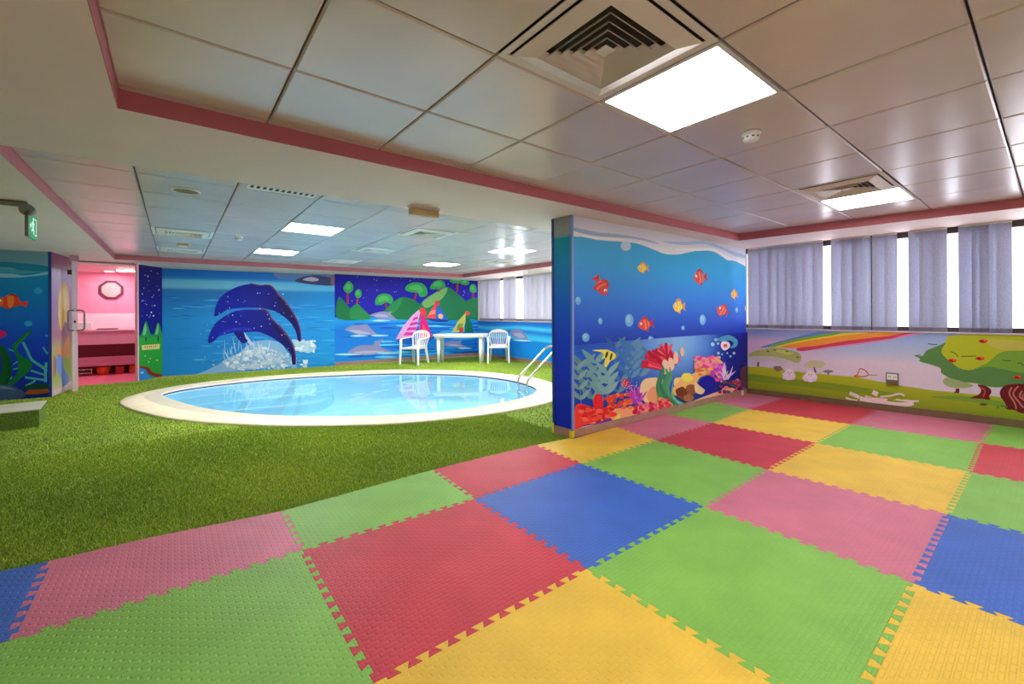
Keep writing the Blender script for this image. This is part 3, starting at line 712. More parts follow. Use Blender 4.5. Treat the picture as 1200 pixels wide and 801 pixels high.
m.poly([(40, 420), (300, 450), (600, 480), (900, 520), (1135, 560), (1300, 600), (1135, 600), (800, 560), (400, 510), (40, 470)], C(122, 150, 40))
m.poly([(1470, 600), (1700, 590), (2000, 630), (2210, 680), (2300, 700), (2100, 690), (1800, 640)], C(118, 152, 52))
CAN, CAN2 = C(168, 176, 104), C(190, 188, 152)
m.poly([(50, 265), (120, 235), (250, 215), (340, 225), (440, 255), (462, 300), (430, 335), (360, 312), (250, 285), (150, 282), (80, 292)], CAN)
m.poly([(60, 285), (150, 280), (260, 288), (360, 320), (300, 340), (180, 320), (80, 310)], C(196, 190, 190))
m.poly([(260, 232), (340, 240), (400, 262), (350, 268), (280, 252)], C(196, 196, 96))
for (x, y) in ((200, 243), (255, 232), (350, 243), (433, 290)): m.ell(x, y, 12, 6, C(104, 112, 60))
m.stroke([(125, 325), (122, 362)], 14, C(80, 60, 70)); m.blob(280, 378, 36, 22, C(132, 110, 92), 12, .2)
m.poly([(480, 345), (540, 315), (620, 320), (650, 345), (600, 375), (520, 370)], CAN2); m.stroke([(560, 370), (575, 410)], 16, C(126, 90, 104))
m.poly([(630, 398), (670, 388), (712, 398), (690, 410), (650, 410)], C(120, 132, 116)); m.stroke([(672, 405), (672, 425)], 10, C(100, 90, 90))
for (x, y, s_) in ((365, 425, 1.0), (530, 440, 1.05)):
    m.blob(x, y + 8, 52 * s_, 34 * s_, C(226, 210, 226), 14, .08); m.blob(x + 4, y - 18, 36 * s_, 26 * s_, C(232, 218, 232), 12, .06)
    m.leaf(x - 12, y - 34, 34, 15, -PI / 2 - .35, C(222, 200, 220)); m.leaf(x + 16, y - 34, 34, 15, -PI / 2 + .3, C(222, 200, 220))
    m.ell(x - 8, y - 18, 5, 4, C(110, 90, 130)); m.ell(x + 16, y - 16, 5, 4, C(110, 90, 130)); m.ell(x + 5, y - 4, 7, 4, C(190, 140, 170))
    m.blob(x - 34, y + 28, 16, 9, C(214, 200, 216), 9, .1); m.blob(x + 34, y + 30, 16, 9, C(214, 200, 216), 9, .1)
m.blob(440, 422, 24, 16, C(150, 160, 50), 10, .2)
m.stroke([(870, 437), (900, 425), (920, 380), (960, 392), (985, 428), (930, 442), (880, 440)], 9, C(176, 96, 54)); m.stroke([(985, 425), (1020, 430), (1055, 428)], 8, C(168, 150, 110))
m.stroke([(900, 432), (940, 440)], 10, C(220, 150, 40))
for p, w_ in (([(840, 570), (870, 580), (915, 605)], 26), ([(810, 605), (850, 620), (900, 630)], 16), ([(920, 612), (1000, 625), (1135, 650), (1250, 660), (1340, 648)], 34), ([(960, 595), (1050, 615), (1135, 622)], 16), ([(1020, 560), (1060, 580)], 36), ([(1080, 600), (1160, 590), (1230, 575), (1270, 592)], 14), ([(1200, 620), (1290, 630), (1380, 632)], 14)): m.stroke(p, w_, C(222, 206, 206))
for p in ([(960, 600), (1100, 605), (1240, 580)], [(1180, 625), (1300, 620)]): m.stroke(p, 6, C(206, 176, 96))
m.zoom(1030, 380, .1498)
m.poly([(600, 90), (540, 125), (500, 150), (430, 180), (370, 205), (340, 245), (280, 244), (320, 265), (320, 288), (400, 312), (480, 340), (490, 380), (560, 420), (660, 450), (760, 460), (860, 485), (950, 490), (1135, 470), (1400, 470), (1400, 80), (1135, 80)], C(86, 130, 72))
m.poly([(590, 84), (520, 150), (490, 220), (560, 290), (640, 345), (740, 352), (850, 300), (960, 222), (1135, 205), (1400, 200), (1400, 80), (1135, 80)], C(172, 182, 42))
m.poly([(740, 350), (850, 298), (960, 215), (1135, 205), (1400, 205), (1400, 390), (1135, 380), (950, 345), (850, 330)], C(116, 158, 58))
m.poly([(820, 110), (1135, 130), (1400, 130), (1400, 190), (1135, 200), (980, 200), (880, 170)], C(188, 180, 84))
for (x, y) in ((815, 130), (790, 265), (572, 282), (1085, 412), (1230, 300)):
    m.ell(x, y, 36, 15, C(206, 60, 40)); m.ell(x - 4, y + 3, 20, 7, C(120, 30, 30)); m.ell(x + 14, y - 4, 9, 4, C(240, 130, 90))
for p in ([(385, 148), (420, 156), (458, 155)], [(560, 212), (600, 228), (620, 255)], [(640, 250), (760, 246)], [(965, 275), (1000, 285), (1035, 282)], [(1085, 305), (1110, 300), (1130, 325)], [(280, 244), (330, 238)]): m.stroke(p, 7, C(56, 96, 56))
m.poly([(500, 445), (525, 415), (580, 425), (660, 448), (740, 475), (690, 495), (600, 495), (530, 480)], C(150, 168, 116)); m.poly([(600, 500), (630, 500), (628, 535), (580, 535), (600, 522)], C(104, 36, 36), False)
m.poly([(690, 520), (740, 490), (780, 500), (760, 520)], C(206, 200, 224))
m.poly([(770, 468), (830, 478), (868, 500), (880, 530), (862, 560), (870, 588), (800, 580), (712, 574), (770, 552), (795, 530), (795, 500)], C(112, 30, 36))
m.stroke([(800, 490), (830, 520), (815, 565)], 8, C(190, 90, 80)); m.stroke([(845, 495), (860, 530), (840, 570)], 6, C(70, 16, 24))
m.poly([(945, 530), (965, 492), (1010, 470), (1135, 462), (1330, 462), (1330, 690), (1200, 700), (1110, 692), (1060, 668), (1000, 662), (990, 620), (955, 570)], C(104, 28, 34))
for p in ([(1040, 490), (1020, 540), (1060, 610), (1075, 660)], [(1090, 480), (1050, 540), (1090, 600), (1130, 650)], [(1120, 520), (1100, 560), (1150, 600)]): m.stroke(p, 13, C(190, 110, 104))
m.ell(1160, 560, 44, 30, C(160, 80, 76)); m.ell(1160, 560, 28, 18, C(90, 22, 30))
m.blob(820, 624, 32, 9, C(96, 70, 50), 12, .2)
for (x, y) in ((930, 658), (965, 650), (990, 660)): m.leaf(x, y, 26, 10, -1.9, C(70, 110, 50)); m.leaf(x, y, 26, 10, -1.0, C(96, 130, 60))
m.build('wall_mural', 'sunny lawn mural with rainbow, rabbits and an apple tree under the windows')

# ---- dolphin mural
m = Mural(D0, D1)
dz = ramp([(0, C(32, 132, 200)), (.6, C(28, 124, 196)), (1.2, C(34, 132, 200)), (1.68, C(36, 110, 176)), (1.82, C(40, 112, 176)), (1.88, C(110, 178, 206)), (2.02, C(96, 170, 204)), (2.08, C(30, 110, 186)), (2.3, C(26, 96, 178))])
m.base(.0, SOF - .03, lambda u, z: mixc(dz(z), C(30, 150, 214), .35 * min(1, max(0, (u - 2) / 1))), 16, 46)
m.zoom(220, 310, .1748)
for i in range(150):
    x, y = random.uniform(-170, 1000), random.uniform(190, 730); m.leaf(x, y, random.uniform(60, 170), random.uniform(3, 7), random.uniform(-.06, .06), random.choice([C(40, 112, 178), C(58, 156, 214), C(28, 104, 176), C(80, 172, 220)]))
m.poly([(590, 30), (700, 40), (980, 55), (990, 100), (850, 100), (700, 100), (590, 85)], C(92, 116, 160))
m.poly([(725, 100), (780, 80), (860, 70), (950, 85), (990, 95), (985, 138), (860, 135), (740, 118)], C(60, 62, 100)); m.poly([(770, 100), (830, 82), (880, 100), (840, 112)], C(176, 160, 176))
m.poly([(958, 55), (985, 55), (985, 138), (958, 132)], C(122, 92, 96), False)
# splashes
m.poly([(60, 735), (110, 715), (230, 655), (270, 620), (330, 600), (400, 545), (450, 515), (540, 505), (620, 525), (665, 580), (695, 640), (700, 680), (560, 690), (400, 703), (250, 718)], C(122, 166, 206))
for i in range(230):
    x = random.gauss(480, 110); y = random.uniform(max(525, 545 + abs(x - 500) * .35), 695); r = random.uniform(3, 15); m.blob(x, y, r * 1.5, r, random.choice([C(182, 194, 206), C(206, 212, 220), C(150, 176, 198), C(120, 160, 196), C(166, 186, 204)]), 8, .5)
for i in range(26):
    x = random.uniform(230, 560); m.leaf(x, random.uniform(580, 660), random.uniform(40, 110), 5, -PI / 2 + random.uniform(-.7, .35), random.choice([C(190, 206, 220), C(140, 184, 214)]))
m.poly([(700, 500), (760, 510), (830, 515), (862, 555), (810, 592), (760, 570), (720, 545)], C(150, 186, 210))
for i in range(26): m.blob(random.uniform(715, 850), random.uniform(508, 580), random.uniform(8, 20), random.uniform(5, 12), random.choice([C(206, 214, 222), C(170, 194, 212)]), 8, .4)
DB, DB2 = C(14, 18, 128), C(26, 18, 84)
dol = lambda u, z: mixc(C(20, 30, 150), C(14, 12, 96), min(1, max(0, (u - 1.3) / 1.0)))
up_ = [(180, 345), (185, 290), (215, 225), (270, 180), (340, 145), (420, 130), (480, 142), (520, 138), (555, 145), (585, 175), (605, 205), (650, 250), (700, 320), (735, 390), (752, 450), (755, 510), (738, 505), (725, 450), (690, 390), (640, 345), (580, 310), (500, 292), (420, 288), (330, 293), (260, 305), (220, 330)]
lo_ = [(138, 522), (145, 470), (180, 400), (240, 350), (320, 310), (400, 300), (480, 302), (520, 306), (545, 335), (560, 365), (600, 400), (660, 470), (700, 540), (718, 600), (720, 665), (700, 662), (690, 600), (650, 550), (600, 510), (540, 475), (470, 450), (400, 452), (330, 452), (260, 465), (210, 480), (172, 516)]
m.poly([(x + 6, y - 6) for x, y in up_[5:16]] + up_[15:4:-1], C(110, 50, 70)); m.poly(up_, dol)
m.poly([(600, 215), (650, 265), (700, 340), (735, 420), (745, 480), (735, 430), (690, 360), (640, 300)], C(26, 14, 60))
m.poly([(380, 455), (420, 505), (450, 540), (420, 540), (385, 490)], C(170, 186, 214))
m.poly([(310, 455), (370, 450), (388, 490), (402, 512), (370, 526), (340, 500)], C(22, 22, 112))
m.poly([(x + 6, y - 6) for x, y in lo_[6:15]] + lo_[14:5:-1], C(110, 50, 70)); m.poly(lo_, dol)
m.poly([(560, 385), (610, 430), (660, 500), (700, 580), (708, 650), (690, 580), (650, 510), (600, 455)], C(24, 14, 66))
m.poly([(200, 470), (250, 440), (330, 420), (430, 425), (420, 440), (330, 440), (250, 462)], C(36, 40, 170))
for i in range(90):
    x, y = random.uniform(60, 720), random.uniform(180, 660); m.ell(x, y, random.uniform(1.5, 4.5), random.uniform(1.5, 4.5), random.choice([C(150, 170, 230), C(190, 206, 240), C(110, 140, 220)]), n=7)
m.build('wall_mural', 'sea photo mural of two leaping dark blue dolphins on the far wall')

# ---- narrow night mural right of the doorway
m = Mural(N0, D0)
nz = ramp([(0, C(36, 136, 44)), (.86, C(40, 150, 50)), (.90, C(20, 24, 110)), (1.4, C(26, 22, 120)), (2.3, C(34, 24, 92))])
m.base(.0, SOF - .02, lambda u, z: nz(z), 6, 60)
m.zoom(155, 370, .0998)
for i in range(30):
    x, y = random.uniform(95, 350), random.uniform(-560, 20); r = random.choice([4, 5, 6, 9]); m.ell(x, y, r, r, random.choice([C(190, 180, 230), C(230, 220, 240), C(150, 130, 200)]), n=7)
for (x, y, w_, h_) in ((158, 60, 62, 190), (302, 75, 54, 165)):
    m.poly([(x, y), (x + w_ * .6, y + h_ * .55), (x + w_, y + h_), (x, y + h_ * 1.05), (x - w_, y + h_), (x - w_ * .6, y + h_ * .55)], C(36, 130, 76)); m.poly([(x - 8, y + 25), (x + 6, y + h_ * .5), (x - 10, y + h_ * .85), (x - w_ * .6, y + h_ * .8)], C(110, 176, 110))
    m.stroke([(x, y + h_), (x, y + h_ + 50)], 14, C(50, 50, 40))
m.poly([(108, 345), (322, 328), (318, 385), (112, 400)], C(206, 190, 120), False)
for k in range(6): m.stroke([(145 + k * 25, 355 - k * 2), (150 + k * 25, 378 - k * 2)], 9, C(150, 60, 50))
for (x, y) in ((245, 440), (210, 500), (290, 520), (150, 470), (320, 632), (190, 540)): m.ell(x, y, 10, 8, random.choice([C(170, 200, 120), C(120, 90, 60), C(200, 160, 140)]), n=8)
m.poly([(85, 610), (150, 635), (180, 690), (250, 720), (350, 735), (350, 800), (85, 800)], C(40, 120, 190)); m.ell(112, 665, 20, 14, C(110, 190, 230))
m.poly([(90, 585), (190, 605), (240, 660), (355, 690), (350, 732), (260, 714), (190, 684), (160, 634), (90, 608)], C(126, 36, 40))
m.build('wall_mural', 'narrow night mural with two pointed trees beside the pink doorway')

# ---- boat mural
m = Mural(D1, V0)
bz = ramp([(0, C(24, 128, 210)), (.5, C(22, 116, 204)), (.9, C(24, 110, 200)), (1.18, C(30, 150, 214)), (1.21, C(28, 26, 150)), (1.6, C(22, 18, 156)), (2.3, C(24, 16, 130))])
m.base(.085, SOF - .01, lambda u, z: bz(z), 6, 60)
m.zoom(370, 310, .175)
for i in range(60): r = random.uniform(1.5, 4); m.ell(random.uniform(160, 1060), random.uniform(70, 260), r, r, C(130, 130, 220), n=7)
G1, G2, G3 = C(24, 106, 62), C(34, 124, 70), C(64, 142, 84)
m.poly([(150, 222), (190, 245), (240, 300), (360, 358), (150, 362)], G1); m.poly([(232, 300), (275, 262), (310, 290), (370, 360), (240, 364)], G2)
m.poly([(455, 320), (520, 250), (575, 218), (640, 228), (700, 265), (750, 310), (720, 362), (540, 364)], G1); m.poly([(520, 255), (575, 220), (560, 280), (500, 340), (460, 320)], G2)
m.poly([(1000, 260), (1050, 225), (1120, 232), (1190, 300), (1190, 362), (1040, 362)], G1)
m.poly([(700, 260), (800, 185), (880, 150), (930, 180), (990, 230), (1040, 300), (1065, 362), (700, 364)], C(26, 112, 70)); m.poly([(715, 250), (800, 188), (880, 152), (860, 210), (800, 260), (740, 290)], C(112, 160, 96))
TR = C(134, 50, 46); CN, CN2 = C(46, 146, 74), C(70, 168, 90)
def tree(pl, tr):
    m.stroke(tr, 14, TR); m.poly(pl, CN); cx = sum(p[0] for p in pl) / len(pl); cy = sum(p[1] for p in pl) / len(pl)
    m.poly([(cx + (p[0] - cx) * .6 - 4, cy + (p[1] - cy) * .55 - 6) for p in pl], CN2)
tree([(218, 110), (245, 130), (250, 165), (225, 188), (195, 180), (186, 150)], [(212, 180), (214, 262)])
tree([(285, 163), (305, 180), (303, 212), (285, 222), (265, 212), (262, 185)], [(280, 215), (276, 262)])
tree([(400, 265), (405, 220), (440, 195), (490, 198), (518, 230), (505, 264), (470, 250), (440, 268)], [(465, 250), (475, 290)])
tree([(598, 165), (620, 130), (670, 118), (720, 130), (748, 175), (740, 208), (700, 215), (680, 185), (640, 185)], [(672, 185), (660, 240)])
tree([(765, 160), (790, 115), (830, 102), (860, 118), (866, 150), (820, 162)], [(820, 155), (822, 182)])
tree([(895, 112), (930, 92), (960, 95), (985, 112), (950, 125)], [(950, 115), (945, 185)])
tree([(972, 130), (990, 105), (1025, 112), (1020, 134)], [(1000, 130), (998, 140)])
tree([(1045, 130), (1070, 140), (1075, 180), (1040, 185), (1028, 160)], [(1052, 180), (1052, 225)])
for i in range(60):
    x, y = random.uniform(150, 1060), random.uniform(372, 640); m.leaf(x, y, random.uniform(90, 260), random.uniform(6, 16), random.uniform(-.03, .03), random.choice([C(60, 170, 224), C(16, 96, 190), C(90, 190, 230), C(20, 84, 176)]))
GD, GD2 = C(128, 128, 172), C(160, 160, 194)
def dolph(pl, belly):
    m.poly(pl, GD); m.poly(belly, GD2)
dolph([(360, 340), (400, 322), (450, 312), (480, 318), (512, 312), (500, 328), (525, 350), (540, 372), (480, 362), (430, 368), (400, 350)], [(385, 340), (440, 330), (490, 345), (440, 350)])
dolph([(195, 435), (240, 410), (310, 402), (345, 400), (358, 418), (400, 455), (412, 474), (330, 468), (290, 470), (240, 452)], [(225, 438), (290, 440), (370, 462), (290, 464)])
dolph([(210, 595), (250, 560), (300, 540), (380, 536), (400, 515), (452, 500), (425, 540), (480, 570), (522, 586), (400, 598), (280, 606)], [(250, 588), (340, 575), (460, 580), (350, 596)])
dolph([(860, 530), (900, 512), (945, 510), (980, 506), (968, 528), (1012, 556), (940, 548), (880, 546)], [(885, 538), (930, 532), (980, 545), (930, 545)])
for (x, y, w_) in ((215, 600, 90), (430, 474, 60), (290, 476, 60), (1000, 558, 50), (440, 374, 60), (480, 592, 70)): m.leaf(x - w_, y, 2 * w_, 12, 0, C(150, 206, 236))
m.poly([(690, 300), (640, 345), (580, 420), (535, 500), (600, 492), (655, 484), (680, 400), (700, 320)], C(206, 150, 200), False)
for k in range(4): m.poly([(655 - k * 18, 355 + k * 32), (684 - k * 2, 345 + k * 36), (682 - k * 3, 362 + k * 36), (645 - k * 20, 378 + k * 32)], C(196, 50, 150), False)
m.poly([(705, 300), (740, 370), (780, 484), (690, 488), (695, 400)], C(206, 30, 120), False); m.poly([(715, 400), (745, 440), (760, 484), (715, 486)], C(226, 74, 66), False)
m.poly([(700, 292), (728, 292), (740, 330), (718, 340), (700, 318)], C(214, 56, 60)); m.poly([(545, 500), (660, 488), (790, 486), (740, 520), (580, 530)], C(30, 90, 170))
m.poly([(808, 245), (780, 290), (738, 355), (800, 362)], C(226, 66, 74), False); m.poly([(770, 310), (800, 300), (800, 330), (755, 335)], C(240, 130, 130), False)
m.poly([(815, 258), (850, 310), (888, 376), (800, 372)], C(40, 96, 196), False); m.poly([(825, 330), (850, 335), (848, 360), (822, 355)], C(226, 170, 90)); m.poly([(795, 248), (822, 242), (828, 268), (808, 275)], C(206, 60, 60))
m.poly([(760, 362), (888, 372), (860, 384), (780, 378)], C(24, 60, 140))
m.poly([(1005, 320), (950, 380), (912, 450), (985, 452), (1000, 390)], C(190, 190, 90), False); m.poly([(950, 400), (985, 390), (980, 430), (940, 440)], C(120, 150, 70), False)
m.poly([(1010, 325), (1040, 380), (1056, 450), (995, 452)], C(22, 110, 80), False); m.poly([(960, 425), (985, 420), (985, 450), (965, 452)], C(206, 60, 50)); m.poly([(1000, 315), (1025, 312), (1030, 332), (1010, 338)], C(206, 70, 60))
m.build('wall_mural', 'night sea mural with sailing boats, hills and grey dolphins on far wall')

# ---- sea mural below the pool windows
m = Mural(V0, V1)
pz = ramp([(.08, C(20, 130, 214)), (.55, C(20, 122, 210)), (.6, C(66, 186, 228)), (.72, C(40, 150, 216)), (.78, C(22, 100, 196)), (.88, C(70, 186, 228)), (.95, C(30, 120, 206)), (1.06, C(20, 90, 190))])
m.base(.085, SILL + .02, lambda u, z: pz(z + .02 * math.sin(u * 2.3)), 40, 30)
m.zoom(540, 300, .1747)
m.poly([(330, 505), (365, 492), (400, 488), (425, 515), (455, 562), (400, 552), (350, 540)], C(120, 124, 170)); m.poly([(350, 520), (400, 515), (430, 545), (390, 545)], C(150, 154, 190))
m.leaf(350, 562, 130, 10, .05, C(170, 216, 240))
m.build('wall_mural', 'blue sea mural with one grey dolphin below the pool windows')

# ---- block wall mural left of the doorway
m = Mural(L0, L1)
kz = ramp([(0, C(12, 36, 110)), (.35, C(14, 40, 160)), (.9, C(18, 64, 184)), (1.3, C(16, 100, 184)), (1.75, C(14, 124, 176)), (1.95, C(24, 132, 176)), (2.02, C(96, 150, 166)), (2.3, C(112, 150, 162))])
m.base(.0, SOF - .01, lambda u, z: kz(z), 8, 60)
m.zoom(0, 280, .1497)
m.poly([(-900, 165), (0, 178), (150, 186), (370, 212), (372, 250), (150, 242), (0, 218), (-900, 200)], C(30, 120, 150)); m.poly([(-900, 268), (0, 268), (200, 285), (372, 260), (372, 276), (150, 300), (0, 300), (-900, 296)], C(130, 180, 194))
m.poly([(-900, 225), (0, 236), (150, 256), (370, 252), (150, 270), (0, 262), (-900, 250)], C(64, 150, 176))
m.poly([(-30, 500), (0, 470), (40, 448), (100, 430), (140, 450), (165, 492), (190, 490), (218, 486), (208, 530), (190, 528), (165, 515), (110, 532), (60, 545), (10, 525)], C(212, 64, 36))
m.poly([(60, 440), (100, 432), (110, 490), (95, 530), (70, 535), (60, 490)], C(236, 120, 50)); m.poly([(-20, 480), (20, 462), (30, 500), (10, 522), (-20, 510)], C(226, 96, 40)); m.ell(5, 480, 9, 9, WH); m.poly([(60, 445), (95, 425), (130, 440), (140, 456), (100, 442)], C(170, 40, 30))
m.poly([(-40, 700), (0, 708), (40, 725), (52, 745), (30, 765), (0, 776), (-40, 770)], C(206, 26, 96))
for (x, y, rx, ry) in ((300, 405, 34, 26), (222, 660, 32, 22), (365, 755, 12, 8)): m.ell(x, y, rx, ry, C(44, 146, 196))
m.zoom(0, 380, .1248)
for p, w_ in (([(215, 165), (255, 240), (300, 330), (400, 400), (440, 440)], 26), ([(290, 432), (350, 450), (425, 475)], 18), ([(235, 495), (330, 508), (440, 525)], 20), ([(240, 575), (290, 552), (335, 525)], 16), ([(436, 355), (428, 440), (430, 540)], 26), ([(405, 210), (425, 245), (450, 275)], 18), ([(80, 232), (130, 248)], 12), ([(125, 375), (170, 345)], 12), ([(125, 420), (170, 410)], 12), ([(95, 515), (115, 490)], 12)): m.stroke(p, w_, C(62, 158, 166))
m.poly([(272, 58), (302, 70), (240, 130), (172, 192), (166, 240), (200, 290), (290, 350), (302, 390), (262, 450), (180, 520), (110, 574), (50, 578), (130, 500), (168, 440), (165, 330), (132, 255), (118, 205), (170, 140)], C(16, 110, 54)); m.poly([(272, 70), (200, 150), (150, 200), (140, 225), (180, 180), (240, 125)], C(34, 140, 70))
m.poly([(-900, 120), (-200, 160), (0, 190), (40, 220), (90, 290), (112, 400), (92, 520), (40, 580), (0, 575), (-900, 560)], C(10, 88, 34)); m.poly([(-200, 260), (-20, 240), (20, 320), (20, 440), (-20, 520), (-200, 500)], C(20, 60, 130))
m.poly([(240, 640), (300, 605), (430, 595), (452, 640), (260, 658)], C(146, 70, 34)); m.poly([(200, 600), (300, 560), (440, 560), (452, 600), (300, 612)], C(20, 66, 50))
m.poly([(-900, 560), (0, 566), (100, 575), (180, 605), (242, 650), (200, 690), (0, 712), (-900, 720)], C(58, 84, 120)); m.poly([(-300, 575), (0, 575), (90, 590), (150, 615), (0, 600)], C(96, 124, 156))
m.build('wall_mural', 'deep sea mural with orange fish and green seaweed left of the doorway')
w = MB().wallbox((-2.115, 6.2565), (-2.085, 6.2525), .0, SOF - .002, .01)
struct('trim_4', MB().prism([(-2.14, 6.262), (-2.098, 6.254), (-2.095, 6.30), (-2.105, 6.38), (-2.12, 6.38)], 0, SOF - .002), M['cornerdk'], 'blue corner strip of the wall block by the doorway', 'trim')

# corner strips of the partition
struct('trim_5', MB().prism([(2.645, -.480), (2.650, -.500), (2.675, -.499), (2.675, -.4935), (2.656, -.494), (2.652, -.480)], .085, SOF - .002), M['corner'], 'pale blue strip on the front corner of the partition', 'trim')
struct('trim_6', MB().prism([(2.630, -.215), (2.640, -.215), (2.6395, -.245), (2.6325, -.245)], .085, SOF - .002), M['cornerdk'], 'dark blue strip on the rear corner of the partition', 'trim')
# baseboards
bb = MB().wallbox(PA, PB, 0, .082, -.012)
bb.wallbox(PA2, PA, 0, .082, -.012)
b_ = struct('baseboard_partition', bb, M['base'], 'brownish tile skirting round the partition foot', 'baseboard')
tp = MB().prism([(2.634, -.502), (2.668, -.503), (2.668, -.5005), (2.637, -.5), (2.637, -.462), (2.634, -.462)], .0, .07)
tp.build('corner_tape', M['tape'], b_)
tp = MB().prism([(2.624, -.215), (2.6275, -.215), (2.6275, -.245), (2.624, -.245)], .0, .11); tp.build('corner_tape', M['tape'], b_)
struct('baseboard_right', MB().wallbox(W0, W1, 0, .082, -.012), M['basebrown'], 'brown skirting below the lawn mural', 'baseboard')
struct('baseboard_right_pool', MB().wallbox(V0, V1, 0, .082, -.012), M['base'], 'brown skirting below the pool window mural', 'baseboard')
struct('baseboard_far', MB().wallbox(D1, (6.745, 7.42), 0, .082, -.012), M['base'], 'brown skirting below the boat mural', 'baseboard')
# small white stopper on the skirting in the corner
t = thing('door_stop', 'tiny white block on the partition skirting near the window corner', 'door stop', (6.32, -.575, 0))
MB().box(-.025, -.012, 0, .025, .012, .075, b=.004).build('body', M['white'], t)
MB().box(-.012, -.017, .045, .012, -.012, .06, b=.002).build('cap', M['cream'], t)

# ------------------------------------------------------------------ windows
def along(P, Q, u, o=0.0):
    d = Vector((Q[0] - P[0], Q[1] - P[1])).normalized(); n = Vector((-d.y, d.x)); return (P[0] + d.x * u + n.x * o, P[1] + d.y * u + n.y * o)
def seg(mb, P, Q, u0, u1, z0, z1, o0, o1, mi=0):
    mb.prism([along(P, Q, u0, o0), along(P, Q, u1, o0), along(P, Q, u1, o1), along(P, Q, u0, o1)], z0, z1, mi)
def u_at(P, Q, px, py=340, o=0.0):
    d = Vector((Q[0] - P[0], Q[1] - P[1])).normalized(); n = Vector((-d.y, d.x)); p0 = Vector(P) + n * o
    r = ray(px, py).to_2d(); k = (p0 - EYE.to_2d()).dot(n) / r.dot(n); return (EYE.to_2d() + r * k - p0).dot(d)
def window(name, P, Q, L, sill, mull, label, u_start=0.0):
    fr = MB(); a, b = .10, .15
    seg(fr, P, Q, u_start, L, SOF - .075, SOF, a, b); seg(fr, P, Q, u_start, L, sill + .001, sill + .06, a, b)
    for u in mull: seg(fr, P, Q, u - .022, u + .022, sill + .06, SOF - .075, a, b)
    o = struct(name, fr, M['frame'], label, 'window')
    for u0, u1 in zip(mull, mull[1:]):
        g = MB(); seg(g, P, Q, u0 + .02, u1 - .02, sill + .055, SOF - .07, .122, .127); g.build('pane', M['glass'], o)
    s_ = MB(); seg(s_, P, Q, u_start, L, sill - .014, sill + .002, -.022, .10); s_.build('window_sill', mat('sill_paint', C(206, 196, 206), .45), o)
window('window_1', W0, W1, 4.3, SILL, [-.02] + [u_at(W0, W1, p_, 340, .125) for p_ in (929, 1021.2, 1093, 1160, 1237)] + [4.28], 'bright play area windows in a dark frame behind the vertical blinds')
LV = math.hypot(V1[0] - V0[0], V1[1] - V0[1])
window('window_2', V0, V1, LV, SILL + .05, [.0] + [u_at(V0, V1, p_, 340, .125) for p_ in (572, 597.5, 630, 668)] + [5.6, LV - .03], 'bright pool side windows behind pale vertical blinds')

def blind(P, Q, pxs, label, fab, sill, group, gap=.05):
    """one vertical blind: head rail and hanging slats whose edges follow the picture"""
    us = sorted(u_at(P, Q, p, o=gap) for p in pxs); t = thing('vertical_blind', label, 'blind', (0, 0, 0), 0, group)
    hr = MB(); seg(hr, P, Q, us[0], us[-1], SOF - .022, SOF - .001, gap - .02, gap + .02); hr.build('head_rail', M['cream'], t)
    for i, (a, b) in enumerate(zip(us, us[1:])):
        tw = random.choice((.018, .026, .036, .046)); zb = sill + .004; zt = SOF - .022; s_ = MB(); n = 4; h = .05
        for (z0, z1, mi, ex) in ((zb + h, zt, 0, 0), (zb, zb + h, 1, .0012)):
            A = [along(P, Q, a + (b - a + (.010 if i < len(us) - 2 else 0)) * k / n, gap + tw * (2 * k / n - 1) + .010 * math.sin(PI * k / n) - ex) for k in range(n + 1)]
            B = [along(P, Q, a + (b - a + (.010 if i < len(us) - 2 else 0)) * k / n, gap + tw * (2 * k / n - 1) + .010 * math.sin(PI * k / n) + .0012 + ex) for k in range(n + 1)]
            s_.prism(A + B[::-1], z0, z1, mi)
        s_.build('slat', [fab, M['hem']], t)
    return t
G = 'vertical blinds of the play area windows'
blind(W0, W1, [877.6, 890.2, 900.9, 910.2, 920.5, 931.4, 941.1, 952.4, 964.3], 'grey vertical blind closed beside the partition corner, widest group of slats', M['blind'], SILL, G)
blind(W0, W1, [974.6, 986.4, 999.2, 1011.3, 1020], 'grey vertical blind second from the partition, left of a thin dark gap', M['blind'], SILL, G)
blind(W0, W1, [1022.5, 1037, 1051.3], 'narrow grey vertical blind in the middle, between thin gap and bright gap', M['blind'], SILL, G)
blind(W0, W1, [1065, 1077.6, 1093.2, 1110], 'grey vertical blind of three slats between two bright window gaps', M['blind'], SILL, G)
blind(W0, W1, [1123.4, 1139, 1148, 1159, 1168, 1186.5], 'darkest grey vertical blind nearest the right edge of the photo', M['blind'], SILL, G)
blind(W0, W1, [1222, 1236, 1250, 1266, 1284], 'grey vertical blind past the last bright gap at the right', M['blind'], SILL, G)
G = 'vertical blinds of the pool windows'
blind(V0, V1, [558.8, 565, 572.5, 579, 585.6], 'pale vertical blind next to the boat mural corner', M['blind2'], SILL + .05, G)
blind(V0, V1, [591, 597.5, 604.4], 'narrow pale vertical blind between two bright gaps of the pool window', M['blind2'], SILL + .05, G)
blind(V0, V1, [614.4, 619, 623.8, 631, 638, 646, 654, 662], 'wide pale vertical blind beside the blue partition end', M['blind2'], SILL + .05, G)
# window handle in the wide gap
hx, hy = along(V0, V1, u_at(V0, V1, 611, 359, .10), .098)
t = thing('window_handle', 'dark window handle in the wide gap between pool blinds', 'handle', (hx, hy, 1.38))
MB().box(-.01, -.02, -.06, 0, .02, .06, b=.003).build('plate', M['greymetal'], t); MB().tube([(-.008, 0, .02), (-.04, 0, .02), (-.045, 0, -.09)], .009).build('lever', M['greymetal'], t)

